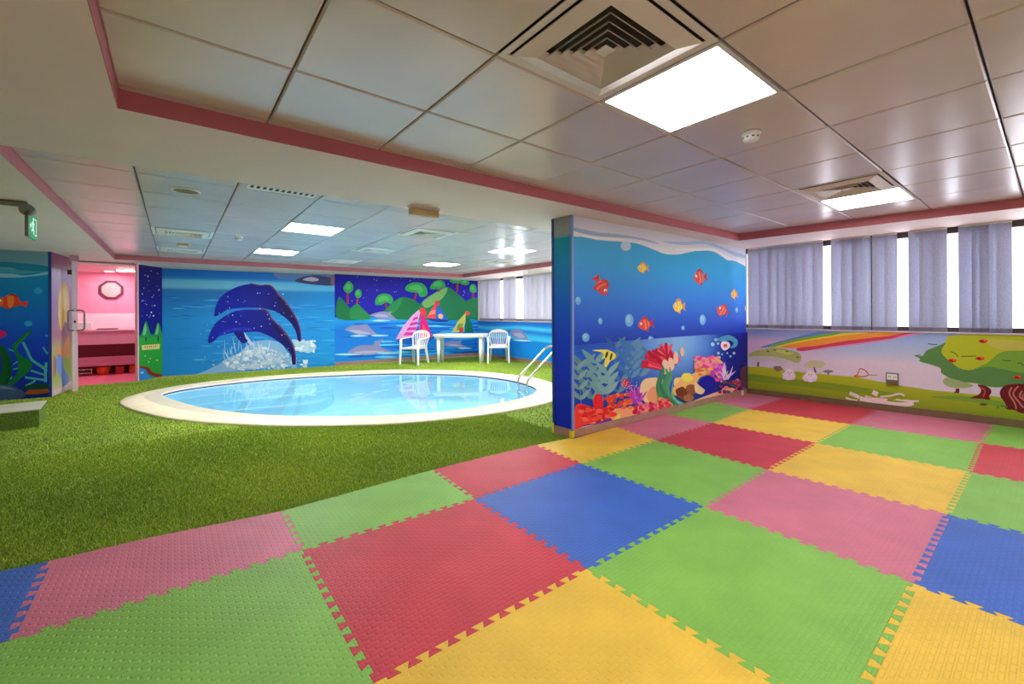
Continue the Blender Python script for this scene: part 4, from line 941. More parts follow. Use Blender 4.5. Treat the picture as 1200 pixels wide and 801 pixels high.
# pale building outside
t = thing('building', 'pale building seen through the bright window gaps', 'building', (13, -3, -4))
MB().box(0, -9, 0, 6, 9, 9).build('wall', M['bldg'], t)
for i in range(6):
    for j in range(2):
        y0 = -8.2 + i * 2.9; z0 = 3.0 + j * 2.9; wf = MB().box(-.06, y0, z0, 0, y0 + 1.5, z0 + 1.7); w_ = wf.build('window', M['white'], t)
        MB().box(-.08, y0 + .1, z0 + .1, -.06, y0 + 1.4, z0 + 1.6).build('pane', M['bldgdark'], w_)

# ------------------------------------------------------------------ artificial grass
edge = [on_z(-60, 682), on_z(0, 668.5), on_z(55, 657), on_z(180, 628), on_z(332, 597.5), on_z(508, 549.5), on_z(560, 536.5), on_z(629, 520.5)]
edge[0] = (edge[0][0] - .02, edge[0][1])
EDGE = [(XL + .01, edge[0][1] + .35), (-2.2, edge[0][1] + .12)] + edge + [(2.618, -.466)]
TURF = EDGE + [(2.618, -.20), (6.46, -.25), (6.585, -.29), (6.745, 7.40), (2.57, 7.53), (-.775, 7.97), (-1.12, 7.50), (-1.96, 7.45), (-2.05, 7.40), (-2.08, 6.24), (XL + .01, 6.53)]
tb = MB(); v, f = fill_with_holes([TURF, OUTC], -.006); tb.add(v, f)
gr_ = tb.build('artificial_grass', M['turfbase']); tag(gr_, 'green artificial grass carpet round the pool', 'grass', kind='stuff')
def inside(px, py, poly):
    poly = np.array(poly); r = np.zeros(len(px), bool); n = len(poly)
    for i in range(n):
        x0, y0 = poly[i]; x1, y1 = poly[(i + 1) % n]; c = (y0 > py) != (y1 > py)
        with np.errstate(divide='ignore', invalid='ignore'): r ^= c & (px < (x1 - x0) * (py - y0) / (y1 - y0) + x0)
    return r
def blades(N, box, wid, hgt):
    px = RNG.uniform(box[0], box[2], N); py = RNG.uniform(box[1], box[3], N)
    ok = inside(px, py, TURF) & ~inside(px, py, OUTC); px, py = px[ok], py[ok]; n = len(px)
    a = RNG.uniform(0, 2 * PI, n); w_ = wid * RNG.uniform(.6, 1.2, n); h_ = hgt * RNG.uniform(.55, 1.25, n); le = RNG.uniform(.2, 1.0, n) * h_; la = RNG.uniform(0, 2 * PI, n)
    V = np.empty((n, 3, 3)); V[:, 0] = np.c_[px - np.cos(a) * w_, py - np.sin(a) * w_, np.full(n, -.007)]; V[:, 1] = np.c_[px + np.cos(a) * w_, py + np.sin(a) * w_, np.full(n, -.007)]
    V[:, 2] = np.c_[px + np.cos(la) * le, py + np.sin(la) * le, h_ - .007]; return V
V = np.concatenate([blades(240000, (-2.6, -.6, 2.7, 2.2), .0032, .021), blades(150000, (-4.2, 2.2, 4.0, 8.0), .005, .022), blades(60000, (2.6, -.3, 6.8, 7.0), .005, .022)])
n = len(V); me = bpy.data.meshes.new('grass_blades'); me.vertices.add(3 * n); me.vertices.foreach_set('co', V.reshape(-1))
me.loops.add(3 * n); me.loops.foreach_set('vertex_index', np.arange(3 * n, dtype=np.int32)); me.polygons.add(n); me.polygons.foreach_set('loop_start', np.arange(0, 3 * n, 3, dtype=np.int32))
try: me.polygons.foreach_set('loop_total', np.full(n, 3, dtype=np.int32))
except Exception: pass
pal = np.array([C(158, 188, 56), C(134, 170, 44), C(182, 200, 72), C(114, 150, 38), C(200, 204, 100)])
ci = RNG.choice(5, n, p=[.34, .28, .2, .12, .06]); pn = sum(np.sin(V[:, 0, 0] * fx + V[:, 0, 1] * fy + ph) for fx, fy, ph in ((1.7, .9, .3), (-1.1, 2.3, 1.2), (3.1, -2.2, 2.0), (4.3, 3.7, .7))) / 4
cols = pal[ci].copy(); cols[:, :3] *= (1 + .22 * pn)[:, None]; cols[:, 0] *= 1 + .12 * pn; cols = np.repeat(cols, 3, axis=0)
at = me.color_attributes.new('col', 'FLOAT_COLOR', 'POINT'); at.data.foreach_set('color', cols.reshape(-1).astype(np.float32)); me.update(calc_edges=True)
me.materials.append(attr_mat('grass_blade', .6, .3, .12)); o = link('grass_blades', me, gr_); o['kind'] = 'stuff'

# ------------------------------------------------------------------ foam mats
CR = {(-1, 1): (10, 750), (0, 1): (355, 644), (1, 1): (556, 584), (2, 1): (681, 542.5), (3, 1): (769, 515.5), (4, 1): (835.5, 495), (5, 1): (877.5, 479),
      (0, 2): (438, 800), (1, 2): (687.5, 666), (2, 2): (825, 593), (3, 2): (899.5, 550), (4, 2): (956, 518.7), (5, 2): (997, 496.8),
      (2, 3): (1070.5, 683), (3, 3): (1110, 602), (4, 3): (1135.7, 552.4), (5, 3): (1149.8, 518.7)}
CR = {k: on_z(*p) for k, p in CR.items()}
wall_x = lambda y: W0[0] + (y - W0[1]) * (W1[0] - W0[0]) / (W1[1] - W0[1]) - .016
def corner(i, j):
    if (i, j) in CR: return CR[(i, j)]
    if i == 6: y = corner(5, j)[1] - .01; return (wall_x(y), y)
    if j == 4 and (i, 3) in CR: a, b = CR[(i, 2)], CR[(i, 3)]; return (2 * b[0] - a[0], 2 * b[1] - a[1])
    if (i + 1, j) in CR and (i + 2, j) in CR: a, b = CR[(i + 2, j)], CR[(i + 1, j)]; return (2 * b[0] - a[0], 2 * b[1] - a[1])
    if j == 0: return None
    a = corner(i, j - 1); b = corner(i, j - 2) if j > 2 else None
    return (a[0] - .02, a[1] - 1.06)
CR[(-2, 1)] = (CR[(-1, 1)][0] - 1.09, CR[(-1, 1)][1] + .03); CR[(-1, 2)] = (CR[(-1, 1)][0] - .01, CR[(-1, 1)][1] - 1.06); CR[(-2, 2)] = (CR[(-2, 1)][0], CR[(-2, 1)][1] - 1.06)
a, b = CR[(0, 2)], CR[(0, 1)]; CR[(0, 3)] = (2 * a[0] - b[0], 2 * a[1] - b[1]); a, b = CR[(2, 3)], CR[(3, 3)]; CR[(1, 3)] = (2 * a[0] - b[0], 2 * a[1] - b[1])
def strip_top(x):
    for p, q in zip(EDGE, EDGE[1:]):
        if p[0] <= x <= q[0]: return p[1] + (q[1] - p[1]) * (x - p[0]) / (q[0] - p[0]) - .006
    return -.487 - (x - 2.65) * .0161 - .014
TOPX = {-2: -2.35, -1: on_z(56, 658)[0], 0: on_z(332, 598.5)[0], 1: on_z(508, 550)[0], 2: on_z(629, 521)[0], 3: on_z(727, 501)[0], 4: on_z(793, 487)[0], 5: on_z(846, 472)[0], 6: None}
def top(i):
    if i == 6: return (wall_x(-.58), strip_top(6.3))
    return (TOPX[i], strip_top(TOPX[i]))
def jig(A, B):
    """shared dovetailed edge between two mats; same point list whichever mat asks"""
    flip = (A > B); P, Q = (Vector(B), Vector(A)) if flip else (Vector(A), Vector(B)); d = Q - P; L = d.length; d /= L; nn = Vector((-d.y, d.x))
    s0 = .045; n = max(3, round((L - 2 * s0) / .084)); p = (L - 2 * s0) / n; w_, a_ = .0085, .0165; pts = [(0, 0), (s0, 0)]
    for k in range(n):
        t0 = s0 + k * p
        pts += [(t0 + (w_ if k else 0), -a_ if k else -a_), (t0 + .5 * p + w_, -a_), (t0 + .5 * p - w_, a_), (t0 + p + (w_ if k < n - 1 else 0), a_)]
        if k < n - 1: pts += [(t0 + p - w_, -a_)]
    # remove duplicate start of the next tooth
    out = []
    for q in pts + [(L - s0, 0), (L, 0)]:
        if not out or (abs(q[0] - out[-1][0]) + abs(q[1] - out[-1][1])) > 1e-4: out.append(q)
    W_ = [tuple(P + d * q[0] + nn * q[1]) for q in out]
    return W_[::-1] if flip else W_
def clean(pts):
    out = []
    for k, q in enumerate(pts):
        if not out or math.dist(q, out[-1]) > 1e-5: out.append(q)
    if math.dist(out[0], out[-1]) < 1e-5: out.pop()
    return out
def foam(i, r, col, label):
    if r == 0:
        A, B = corner(i, 1), corner(i + 1, 1); D, E = top(i), top(i + 1)
        lo = jig(A, B); ri = jig(B, E) if i + 1 < 6 else [B, E]; le = jig(D, A) if i > -2 else [D, A]
        mid = [(x, strip_top(x)) for x in (p[0] for p in EDGE[::-1]) if D[0] + .02 < x < E[0] - .02]
        if i == 2: mid = [(3.0, strip_top(3.0)), (2.672, -.522), (2.632, -.522), (2.61, -.478)] + [q for q in mid if q[0] < 2.58]
        pts = lo + ri + [E] + mid + [D] + le
    else:
        A, B, E, D = corner(i, r + 1), corner(i + 1, r + 1), corner(i + 1, r), corner(i, r)
        pts = jig(A, B) + (jig(B, E) if i + 1 < 6 else [B, E]) + jig(E, D) + (jig(D, A) if True else [D, A])
    pts = clean(pts); cx = sum(p[0] for p in pts) / len(pts); cy = sum(p[1] for p in pts) / len(pts)
    bm = bmesh.new(); vs = [bm.verts.new((p[0] - cx, p[1] - cy, 0)) for p in pts]; fc = bm.faces.new(vs); bm.normal_update()
    if fc.normal.z < 0: fc.normal_flip()
    rg = bmesh.ops.inset_region(bm, faces=[fc], thickness=.0011, use_even_offset=True)
    bmesh.ops.delete(bm, geom=rg['faces'], context='FACES')
    fc = bm.faces[:][0]
    ex = bmesh.ops.extrude_face_region(bm, geom=[fc]); 
    for g in ex['geom']:
        if isinstance(g, bmesh.types.BMVert): g.co.z += .0
    tops = [g for g in ex['geom'] if isinstance(g, bmesh.types.BMFace)]; tv = {v_ for g in tops for v_ in g.verts}
    for v_ in bm.verts:
        if v_ not in tv: v_.co.z = -.0155
    bm.faces.ensure_lookup_table(); top_f = [g for g in bm.faces if all(abs(v_.co.z) < 1e-6 for v_ in g.verts)]
    rg = bmesh.ops.inset_region(bm, faces=top_f, thickness=.0012, use_even_offset=True)
    keep = {v_ for g in top_f if g.is_valid for v_ in g.verts}
    for v_ in bm.verts:
        if abs(v_.co.z) < 1e-6 and v_ not in keep: v_.co.z = -.0016
    bmesh.ops.recalc_face_normals(bm, faces=bm.faces[:])
    me = bpy.data.meshes.new('foam_mat'); bm.to_mesh(me); bm.free(); me.materials.append(M[col])
    o = link('foam_mat', me); o.location = (cx, cy, 0); tag(o, label, 'foam mat', 'interlocking foam floor mats'); return o
for args in [
    (-2, 0, 'blue', 'blue foam mat at the left frame edge, touching the grass'),
    (-1, 0, 'fpink', 'long pink foam mat along the grass edge at the lower left'),
    (0, 0, 'green', 'light green cut foam mat along the grass, between pink and red strips'),
    (1, 0, 'red', 'red cut foam mat along the grass edge, behind the central blue mat'),
    (2, 0, 'yellow', 'yellow foam mat under the front corner of the partition'),
    (3, 0, 'fpink', 'small pink foam mat at the partition foot, right of the yellow corner mat'),
    (4, 0, 'green', 'small green foam mat at the partition foot, between two pink mats'),
    (5, 0, 'fpink', 'small pink foam mat in the corner of partition and lawn mural wall'),
    (-1, 1, 'green', 'big green foam mat in the left foreground, in front of long pink strip'),
    (0, 1, 'red', 'big red foam mat in the centre foreground'),
    (1, 1, 'blue', 'big blue foam mat in the middle of the floor'),
    (2, 1, 'green', 'green foam mat right behind the central blue mat, before the partition'),
    (3, 1, 'red', 'crimson foam mat before the middle of the partition'),
    (4, 1, 'yellow', 'yellow foam mat in the far corner area, before the small green mat'),
    (5, 1, 'red', 'red foam mat at the foot of the lawn mural near the corner'),
    (0, 2, 'yellow', 'big yellow foam mat at the bottom centre of the photo'),
    (1, 2, 'green', 'largest green foam mat in the right foreground'),
    (2, 2, 'fpink', 'large pink foam mat right of centre, behind the largest green mat'),
    (3, 2, 'yellow', 'yellow foam mat right of centre, between large pink and green mats'),
    (4, 2, 'green', 'green foam mat between a yellow mat and the pink one at the lawn wall'),
    (5, 2, 'fpink', 'pale pink foam mat at the foot of the lawn mural below the socket'),
    (1, 3, 'yellow', 'yellow foam mat in the bottom right corner of the photo'),
    (2, 3, 'blue', 'ribbed blue foam mat at the right edge of the photo'),
    (3, 3, 'green', 'ribbed green foam mat at the right edge, behind the blue one'),
    (4, 3, 'red', 'red foam mat at the right edge, behind the ribbed green one'),
    (5, 3, 'green', 'small green foam mat at the right edge by the lawn mural skirting'),
    (-2, 1, 'green', 'thin sliver of light green foam mat at the lower left frame edge'),
]: foam(*args)

# ------------------------------------------------------------------ pool
pool = thing('swimming_pool', 'oval indoor paddling pool with cream stone rim and clear blue water', 'swimming pool')
def loft(mb, loops, mi=0, smooth=True):
    n = len(loops[0]); vs = [p for lp in loops for p in lp]
    mb.add(vs, [(i * n + k, i * n + (k + 1) % n, (i + 1) * n + (k + 1) % n, (i + 1) * n + k) for i in range(len(loops) - 1) for k in range(n)], mi, smooth)
N = 120
def resample(lp, n, start):
    lp = list(lp); k = min(range(len(lp)), key=lambda i: math.dist(lp[i], start)); lp = lp[k:] + lp[:k]; lp.append(lp[0])
    L = [0]
    for a, b in zip(lp, lp[1:]): L.append(L[-1] + math.dist(a, b))
    out = []; j = 0
    for i in range(n):
        t = L[-1] * i / n
        while L[j + 1] < t: j += 1
        q = (t - L[j]) / (L[j + 1] - L[j]); out.append((lp[j][0] + (lp[j + 1][0] - lp[j][0]) * q, lp[j][1] + (lp[j + 1][1] - lp[j][1]) * q))
    return out
RO = resample(OUTC, N, (-1.19, 4.75)); RI = resample(INNC, N, (-.74, 5.2))
mixl = lambda t: [(a[0] + (b[0] - a[0]) * t, a[1] + (b[1] - a[1]) * t) for a, b in zip(RO, RI)]
Z = lambda lp, z: [(p[0], p[1], z) for p in lp]
cp = MB(); loft(cp, [Z(RO, -.02), Z(RO, .012), Z(mixl(.03), .022), Z(mixl(.55), .022)], 0); loft(cp, [Z(mixl(.55), .022), Z(mixl(.57), .0185), Z(mixl(.93), .0185), Z(RI, .010), Z(RI, -.01)], 1)
cp.build('coping', [M['coping'], M['copingin']], pool)
tb = MB(); loft(tb, [Z(RI, -.01), Z(RI, -.036)], 0, True); tb.build('tile_band', M['tileband'], pool)
cI = (sum(p[0] for p in RI) / N, sum(p[1] for p in RI) / N); sc = lambda lp, k: [(cI[0] + (p[0] - cI[0]) * k, cI[1] + (p[1] - cI[1]) * k) for p in lp]
bs = MB(); loft(bs, [Z(RI, -.036), Z(RI, -.50), Z(sc(RI, .95), -.56), Z(sc(RI, .5), -.60), Z(sc(RI, .02), -.61)], 0); bs.build('basin', M['basin'], pool)
st = MB(); S_ = [p for p in RI]; i0 = min(range(N), key=lambda i: math.dist(S_[i], (-.55, 5.70))); i1 = min(range(N), key=lambda i: math.dist(S_[i], (2.1, 5.85)))
step_rng = [(i1 + k) % N for k in range((i0 - i1) % N + 1)] if (i0 - i1) % N < N // 2 else [(i0 + k) % N for k in range((i1 - i0) % N + 1)]
arc = [S_[i] for i in step_rng]
for (dep, z) in ((1.05, -.42), (.72, -.28), (.4, -.16)):
    inn = []
    for k, p in enumerate(arc):
        t = k / (len(arc) - 1); w_ = math.sin(PI * t) ** .6 * dep; d = Vector((cI[0] - p[0], cI[1] - p[1])).normalized(); inn.append((p[0] + d.x * w_, p[1] + d.y * w_))
    st.prism(arc + inn[::-1][1:-1], -.6, z)
st.build('pool_steps', M['basin'], pool)
wt = MB(); wt.add(Z(sc(RI, .9995), -.02), [tuple(range(N))], 0)
if sum(RI[i][0] * RI[(i + 1) % N][1] - RI[(i + 1) % N][0] * RI[i][1] for i in range(N)) < 0: wt.f = [t_[::-1] for t_ in wt.f]
wt.build('water', M['water'], pool, recalc=False)

# ladder
lad = thing('pool_ladder', 'polished steel pool ladder at the right end of the pool', 'ladder')
def rail(x, y):
    o_ = Vector((.985, -.17)); P_ = lambda d, z: (x + o_.x * d, y + o_.y * d, z)
    pts = [P_(-.02, -.50), P_(-.02, -.1), P_(-.01, .06), P_(.06, .16), P_(.48, .53), P_(.58, .61), P_(.69, .645), P_(.80, .61), P_(.84, .50), P_(.84, .02)]
    r = MB().tube(catmull(pts, 5, False), .023, 12).build('handrail', M['steel'], lad)
    MB().lathe([(.0, .03), (.03, .03), (.045, .024), (.045, .018), (0, .018)], (x + o_.x * .84, y + o_.y * .84, .0), 18).build('flange', M['steel'], lad)
R1, R2 = (4.43, 2.56), (4.36, 2.22)
rail(*R1); rail(*R2)
for z in (-.14, -.36):
    d = Vector((R1[0] - R2[0], R1[1] - R2[1])).normalized(); nn = Vector((d.y, -d.x)) * .035; a, b = R1, R2
    MB().prism([(a[0] - .02 + nn.x, a[1] + nn.y), (a[0] - .02 - nn.x, a[1] - nn.y), (b[0] - .02 - nn.x, b[1] - nn.y), (b[0] - .02 + nn.x, b[1] + nn.y)], z - .015, z + .015).build('tread', M['steel'], lad)

# ------------------------------------------------------------------ white garden furniture
def arch(x): return .31 - .02 * (1 - (x / .24) ** 2)
def make_chair(label, loc, rz):
    t = thing('plastic_chair', label, 'chair', loc, rz, 'white plastic armchairs by the boat mural')       # front towards -y
    MB().sheet(lambda u, v: ((u - .5) * (.47 - .08 * v), -.25 + .46 * v, .435 - .03 * math.sin(PI * min(1, v * 1.1)) * (1 - (2 * u - 1) ** 2 * .6) - (.03 * max(0, .12 - v) / .12)), 12, 12, (0, 0, -.014)).build('seat', M['white'], t)
    ap = MB(); ap.sheet(lambda u, v: ((u - .5) * .47, -.25 - .004, .435 - .05 * v), 6, 2, (0, .012, 0))
    for s_ in (-1, 1): ap.sheet(lambda u, v: (s_ * (.235 - .04 * u), -.25 + .46 * u, .43 - .05 * v), 6, 2, (-s_ * .012, 0, 0))
    ap.build('seat_skirt', M['white'], t)
    bk = MB(); fr = [(-.195, .20, .42), (-.215, .235, .55), (-.245, .27, .68), (-.225, .30, .76), (-.15, .32, .81), (0, .33, .835), (.15, .32, .81), (.225, .30, .76), (.245, .27, .68), (.215, .235, .55), (.195, .20, .42)]
    bk.tube(catmull(fr, 4, False), .024, 10, flat=(1.1, .7)); bk.tube(catmull([(-.195, .20, .445), (0, .215, .44), (.195, .20, .445)], 4, False), .02, 8)
    for k in range(7):
        x = (k - 3) * .052; bk.tube(catmull([(x * .85, .212, .44), (x * .95, .25, .56), (x * 1.15, .295, .70), (x * 1.2, .32, .80)], 3, False), .0205, 8, flat=(1, .4))
    bk.sheet(lambda u, v: ((u - .5) * .40, .318 + .012 * (1 - (2 * u - 1) ** 2), .765 + .055 * v - .03 * (2 * u - 1) ** 2 * v), 10, 2, (0, .012, 0))
    bk.build('backrest', M['white'], t)
    for s_ in (-1, 1):
        MB().tube(catmull([(s_ * .235, .265, .67), (s_ * .27, .14, .665), (s_ * .288, -.02, .655), (s_ * .285, -.16, .645), (s_ * .268, -.225, .61), (s_ * .258, -.24, .54)], 4, False), [.02 + .006 * (k / 20) for k in range(21)], 10, flat=(1.35, .65)).build('armrest', M['white'], t)
    def leg(x0, y0, z0, x1, y1, z1, a, b):
        l = MB(); vs = []
        for (x, y, z, k) in ((x0, y0, z0, a), (x1, y1, z1, b)):
            vs += [(x - k, y - k, z), (x + k, y - k, z), (x + k, y + k, z), (x - k, y + k, z)]
        l.add(vs, [(3, 2, 1, 0), (4, 5, 6, 7)] + [(i, (i + 1) % 4, 4 + (i + 1) % 4, 4 + i) for i in range(4)]); l.build('leg', M['white'], t)
    for s_ in (-1, 1):
        leg(s_ * .272, -.262, 0, s_ * .256, -.235, .56, .019, .024); leg(s_ * .225, .275, 0, s_ * .19, .195, .44, .019, .026)
    return t
c1 = (4.27, 6.60); c2 = (6.12, 5.50)
ch = make_chair('white plastic armchair left of the white table, turned slightly away', (c1[0], c1[1], .004), math.atan2(-.50, -.86) + PI / 2)
dup(ch, (c2[0], c2[1], .004), math.atan2(-.80, -.60) + PI / 2, 'white plastic armchair right of the white table, facing the camera')
ta = math.atan2(-.64, .77)
t = thing('plastic_table', 'white plastic table between the two white armchairs', 'table', (5.33, 6.08, .004), ta)
def rrect(a, b, r, n=6):
    return [(sx * (a - r) + r * math.cos(w0 + PI / 2 * k / n), sy * (b - r) + r * math.sin(w0 + PI / 2 * k / n)) for sx, sy, w0 in ((1, 1, 0), (-1, 1, PI / 2), (-1, -1, PI), (1, -1, 3 * PI / 2)) for k in range(n + 1)]
tp = MB(); tp.prism(rrect(.70, .42, .22), .715, .745); tp.prism(rrect(.66, .38, .19), .67, .715); tp.build('table_top', M['white'], t)
for sx in (-1, 1):
    for sy in (-1, 1): MB().lathe([(.0, 0), (.035, 0), (.044, .35), (.048, .68), (0, .68)], (sx * .54, sy * .27, 0), 16).build('leg', M['white'], t)

# ------------------------------------------------------------------ turf-clad step at the left
fr_, fl_ = on_z(46, 500), on_z(0, 505.5)
zs = .21; br_ = on_z(54, 469, zs)
t = thing('step_platform', 'low step box with pale top and grass clad sides at the left edge', 'step')
d = Vector((fl_[0] - fr_[0], fl_[1] - fr_[1])).normalized(); FL = (fr_[0] + d.x * 1.5, fr_[1] + d.y * 1.5); BR = br_; BL = (BR[0] + d.x * 1.5, BR[1] + d.y * 1.5)
MB().prism([fr_, BR, BL, FL], 0, zs - .012).build('side', mat('step_grass', C(96, 124, 40), .9, var=.45, vs=60, bump=1.0, bs=120), t)
MB().prism([(fr_[0] + .004, fr_[1] - .004), (BR[0] + .004, BR[1]), BL, (FL[0], FL[1] - .004)], zs - .012, zs).build('top', mat('step_top', C(206, 204, 184), .5, var=.06), t)

# ------------------------------------------------------------------ doorway: glass door leaf, counter, mirror
DP = (-2.100, 6.262); DQ = on_z(85.3, 454.5); E0 = Vector(on_z(88.2, 459.0))
struct('wall_block_side', MB().prism([DP, DQ, (DQ[0] - .12, DQ[1] + .02), (DP[0] - .12, DP[1] + .12)], 0, SOF), M['wallpaint'], 'side of the wall block leading to the pink doorway', 'wall')
dm = Mural(DP, DQ, .004)
dzr = ramp([(0, C(206, 170, 170)), (.25, C(150, 170, 90)), (.7, C(166, 160, 104)), (.95, C(160, 112, 134)), (1.5, C(150, 128, 166)), (2.0, C(176, 162, 190)), (2.06, C(104, 52, 78)), (2.3, C(120, 58, 84))])
dm.base(.0, SOF - .004, lambda u, z: dzr(z), 6, 50)
dm.zoom(0, 280, .1497)
dm.poly([(485, 345), (512, 345), (535, 430), (540, 560), (525, 660), (505, 645), (480, 725), (458, 640), (455, 500), (465, 400)], C(222, 190, 122)); dm.poly([(490, 380), (512, 400), (520, 520), (500, 560), (480, 480)], C(232, 212, 156))
dm.zoom(0, 380, .1248)
dm.poly([(545, 180), (575, 230), (640, 110), (655, 180), (650, 300), (560, 300), (535, 260)], C(206, 136, 100)); dm.poly([(500, 300), (525, 330), (520, 470), (500, 480)], C(160, 104, 96))
dm.poly([(530, 300), (575, 295), (600, 420), (640, 480), (632, 560), (585, 585), (570, 500), (530, 430)], C(106, 138, 196)); dm.poly([(600, 330), (640, 320), (655, 430), (620, 420)], C(140, 164, 74))
dm.poly([(505, 620), (600, 580), (660, 530), (660, 570), (600, 610), (520, 650)], C(206, 176, 182))
dm.build('wall_mural', 'narrow pale cartoon mural with yellow rocket shape beside the open door')
dl = thing('glass_door', 'open door seen edge on with a steel loop handle at the pink doorway', 'door')
vd = (E0 - EYE.to_2d()).normalized(); vr = Vector((vd.y, -vd.x))
pt2 = lambda a, b: (E0.x + vd.x * a + vr.x * b, E0.y + vd.y * a + vr.y * b)
MB().prism([pt2(.03, -.006), pt2(.03, .006), pt2(.80, .006), pt2(.80, -.006)], .02, 2.20).build('leaf', mat_glass('door_glass', (.9, .93, .95, 1)), dl)
MB().prism([pt2(0, -.034), pt2(0, .034), pt2(.04, .034), pt2(.04, -.034)], .012, 2.20).build('edge_rail', mat('pale_door_rail', C(226, 200, 206), .35), dl)
MB().prism([pt2(.78, -.02), pt2(.78, .02), pt2(.82, .02), pt2(.82, -.02)], .012, 2.20).build('hinge_rail', M['greymetal'], dl)
for s_ in (-1, 1):
    q = lambda o_, z: pt2(-.012, s_ * o_ * (.55 if s_ < 0 else .80)) + (z,)
    MB().tube(catmull([q(.02, 1.035), q(.10, 1.035), q(.135, 1.06), q(.142, 1.11), q(.142, 1.22), q(.142, 1.30), q(.135, 1.345), q(.10, 1.37), q(.02, 1.37)], 4, False), .0135, 10).build('handle', M['greymetal'], dl)
MB().prism([pt2(-.012, -.012), pt2(-.012, .012), pt2(0, .012), pt2(0, -.012)], 1.16, 1.20).build('lock', M['blackp'], dl)
MB().prism([pt2(.01, -.085), pt2(.01, -.034), pt2(.03, -.034), pt2(.03, -.085)], 1.97, 2.05).build('clamp', M['blackp'], dl)
MB().prism([pt2(-.01, -.06), pt2(-.01, .05), pt2(.05, .05), pt2(.05, -.06)], 2.20, SOF - .004).build('top_bracket', mat('rose_bracket', C(190, 140, 146), .4), dl)

ct = thing('counter', 'lilac counter with open maroon recess and low shelf in the pink room', 'counter', (0, 0, 0))
x0, x1, yf, yb = -2.75, -1.06, 9.02, 9.58
MB().box(x0, yf - .03, .945, x1, yb, .975, b=.004).build('top', mat('counter_top', C(230, 176, 200), .25), ct)
MB().box(x0, yf, .665, x1, yf + .03, .945).build('apron', M['lilac'], ct)
MB().box(x0, yf + .30, .205, x1, yf + .33, .945).build('back_panel', M['maroon'], ct)
MB().box(x0, yf + .01, .205, x1, yf + .04, .40).build('shelf_panel', mat('dim_lilac', C(196, 122, 150), .4), ct)
MB().box(x0, yf + .04, .205, x1, yf + .30, .225).build('shelf', M['maroon'], ct)
for xx in (x0, x1 - .04): MB().box(xx, yf + .005, .004, xx + .04, yb, .945).build('side_panel', M['palepink'], ct)
MB().box(x0, yf + .45, .004, x1, yf + .48, .205).build('kick_panel', M['maroon'], ct)
# things under and on the counter
bx = thing('basket', 'round orange basket under the lilac counter', 'basket', (-1.79, 9.22, .004))
MB().lathe([(0, 0), (.085, 0), (.11, .08), (.12, .165), (.114, .165), (.102, .08), (.08, .01), (0, .01)], n=28).build('bowl', M['orange'], bx)
MB().lathe([(.112, .16), (.127, .16), (.127, .175), (.112, .175)], n=28).build('rim', M['orange'], bx)
rk = thing('wire_rack', 'low wire rack under the left part of the lilac counter', 'rack', (-2.15, 9.2, .004))
for z in (.06, .14): MB().tube([(-.2, -.1, z), (.18, -.1, z), (.2, -.08, z), (.2, .1, z), (-.2, .1, z)], .008, 8).build('rail', M['steel'], rk)
for xx in (-.19, .19): MB().tube([(xx, -.1, 0), (xx, -.1, .16)], .008, 8).build('post', M['steel'], rk)
for k, (xx, w_, h_, c_, lb) in enumerate(((-1.52, .14, .15, 'redp', 'red storage box under the counter, right of the orange basket'), (-1.32, .10, .16, 'orange', 'small orange box under the counter near its right side'))):
    b_ = thing('storage_box', lb, 'box', (xx, 9.24, .004), .05 * k); MB().box(-w_ / 2, -.1, 0, w_ / 2, .1, h_, b=.006).build('body', M[c_], b_); MB().box(-w_ / 2 - .006, -.106, h_, w_ / 2 + .006, .106, h_ + .015, b=.004).build('lid', M[c_], b_)
pd = thing('paper_dispenser', 'white paper box standing on the lilac counter', 'dispenser', (-2.10, 9.20, .976))
MB().box(-.15, -.06, 0, .15, .06, .17, b=.012).build('body', M['white'], pd); MB().box(-.09, -.064, .02, .09, -.058, .035, b=.002).build('slot', M['cream'], pd)
tr_ = thing('tray', 'flat plum tray on the lilac counter beside the white box', 'tray', (-1.72, 9.3, .976))
MB().box(-.17, -.1, 0, .17, .1, .01, b=.003).build('base', M['mirframe'], tr_); rm = MB(); 
for q in ((-.17, -.1, .17, -.092), (-.17, .092, .17, .1), (-.17, -.092, -.162, .092), (.162, -.092, .17, .092)): rm.box(q[0], q[1], .01, q[2], q[3], .022)
rm.build('rim', M['mirframe'], tr_)
mx_, mz_ = -1.69, 1.86
mi = thing('mirror', 'octagonal mirror in a plum frame on the pink wall', 'mirror', (mx_, 9.615, mz_))
def octa(r, k=.77): return [(r * math.cos(PI / 8 + PI / 4 * i) * 1.06, r * math.sin(PI / 8 + PI / 4 * i) * k * 1.06) for i in range(8)]
def upright(pl, y0, y1, mb):
    n = len(pl); mb.add([(p[0], y0, p[1]) for p in pl] + [(p[0], y1, p[1]) for p in pl], [tuple(range(n)), tuple(range(2 * n - 1, n - 1, -1))] + [(i, n + i, n + (i + 1) % n, (i + 1) % n) for i in range(n)])
fm = MB(); oo_, ii_ = octa(.205, 1.02), octa(.162, 1.02); n = 8
fm.add([(p[0], -.03, p[1]) for p in oo_] + [(p[0], -.03, p[1]) for p in ii_] + [(p[0], 0, p[1]) for p in oo_] + [(p[0], 0, p[1]) for p in ii_], [f_ for i in range(8) for f_ in ((i, (i + 1) % 8, 8 + (i + 1) % 8, 8 + i), (16 + i, 16 + (i + 1) % 8, (i + 1) % 8, i), (8 + i, 8 + (i + 1) % 8, 24 + (i + 1) % 8, 24 + i))])
fm.build('frame', M['mirframe'], mi); gl = MB(); upright(octa(.165, 1.02), -.012, -.002, gl); gl.build('glass', M['mirror'], mi)
dn = thing('downlight', 'small round downlight in the pink room ceiling', 'downlight', (-1.68, 9.15, 2.24))
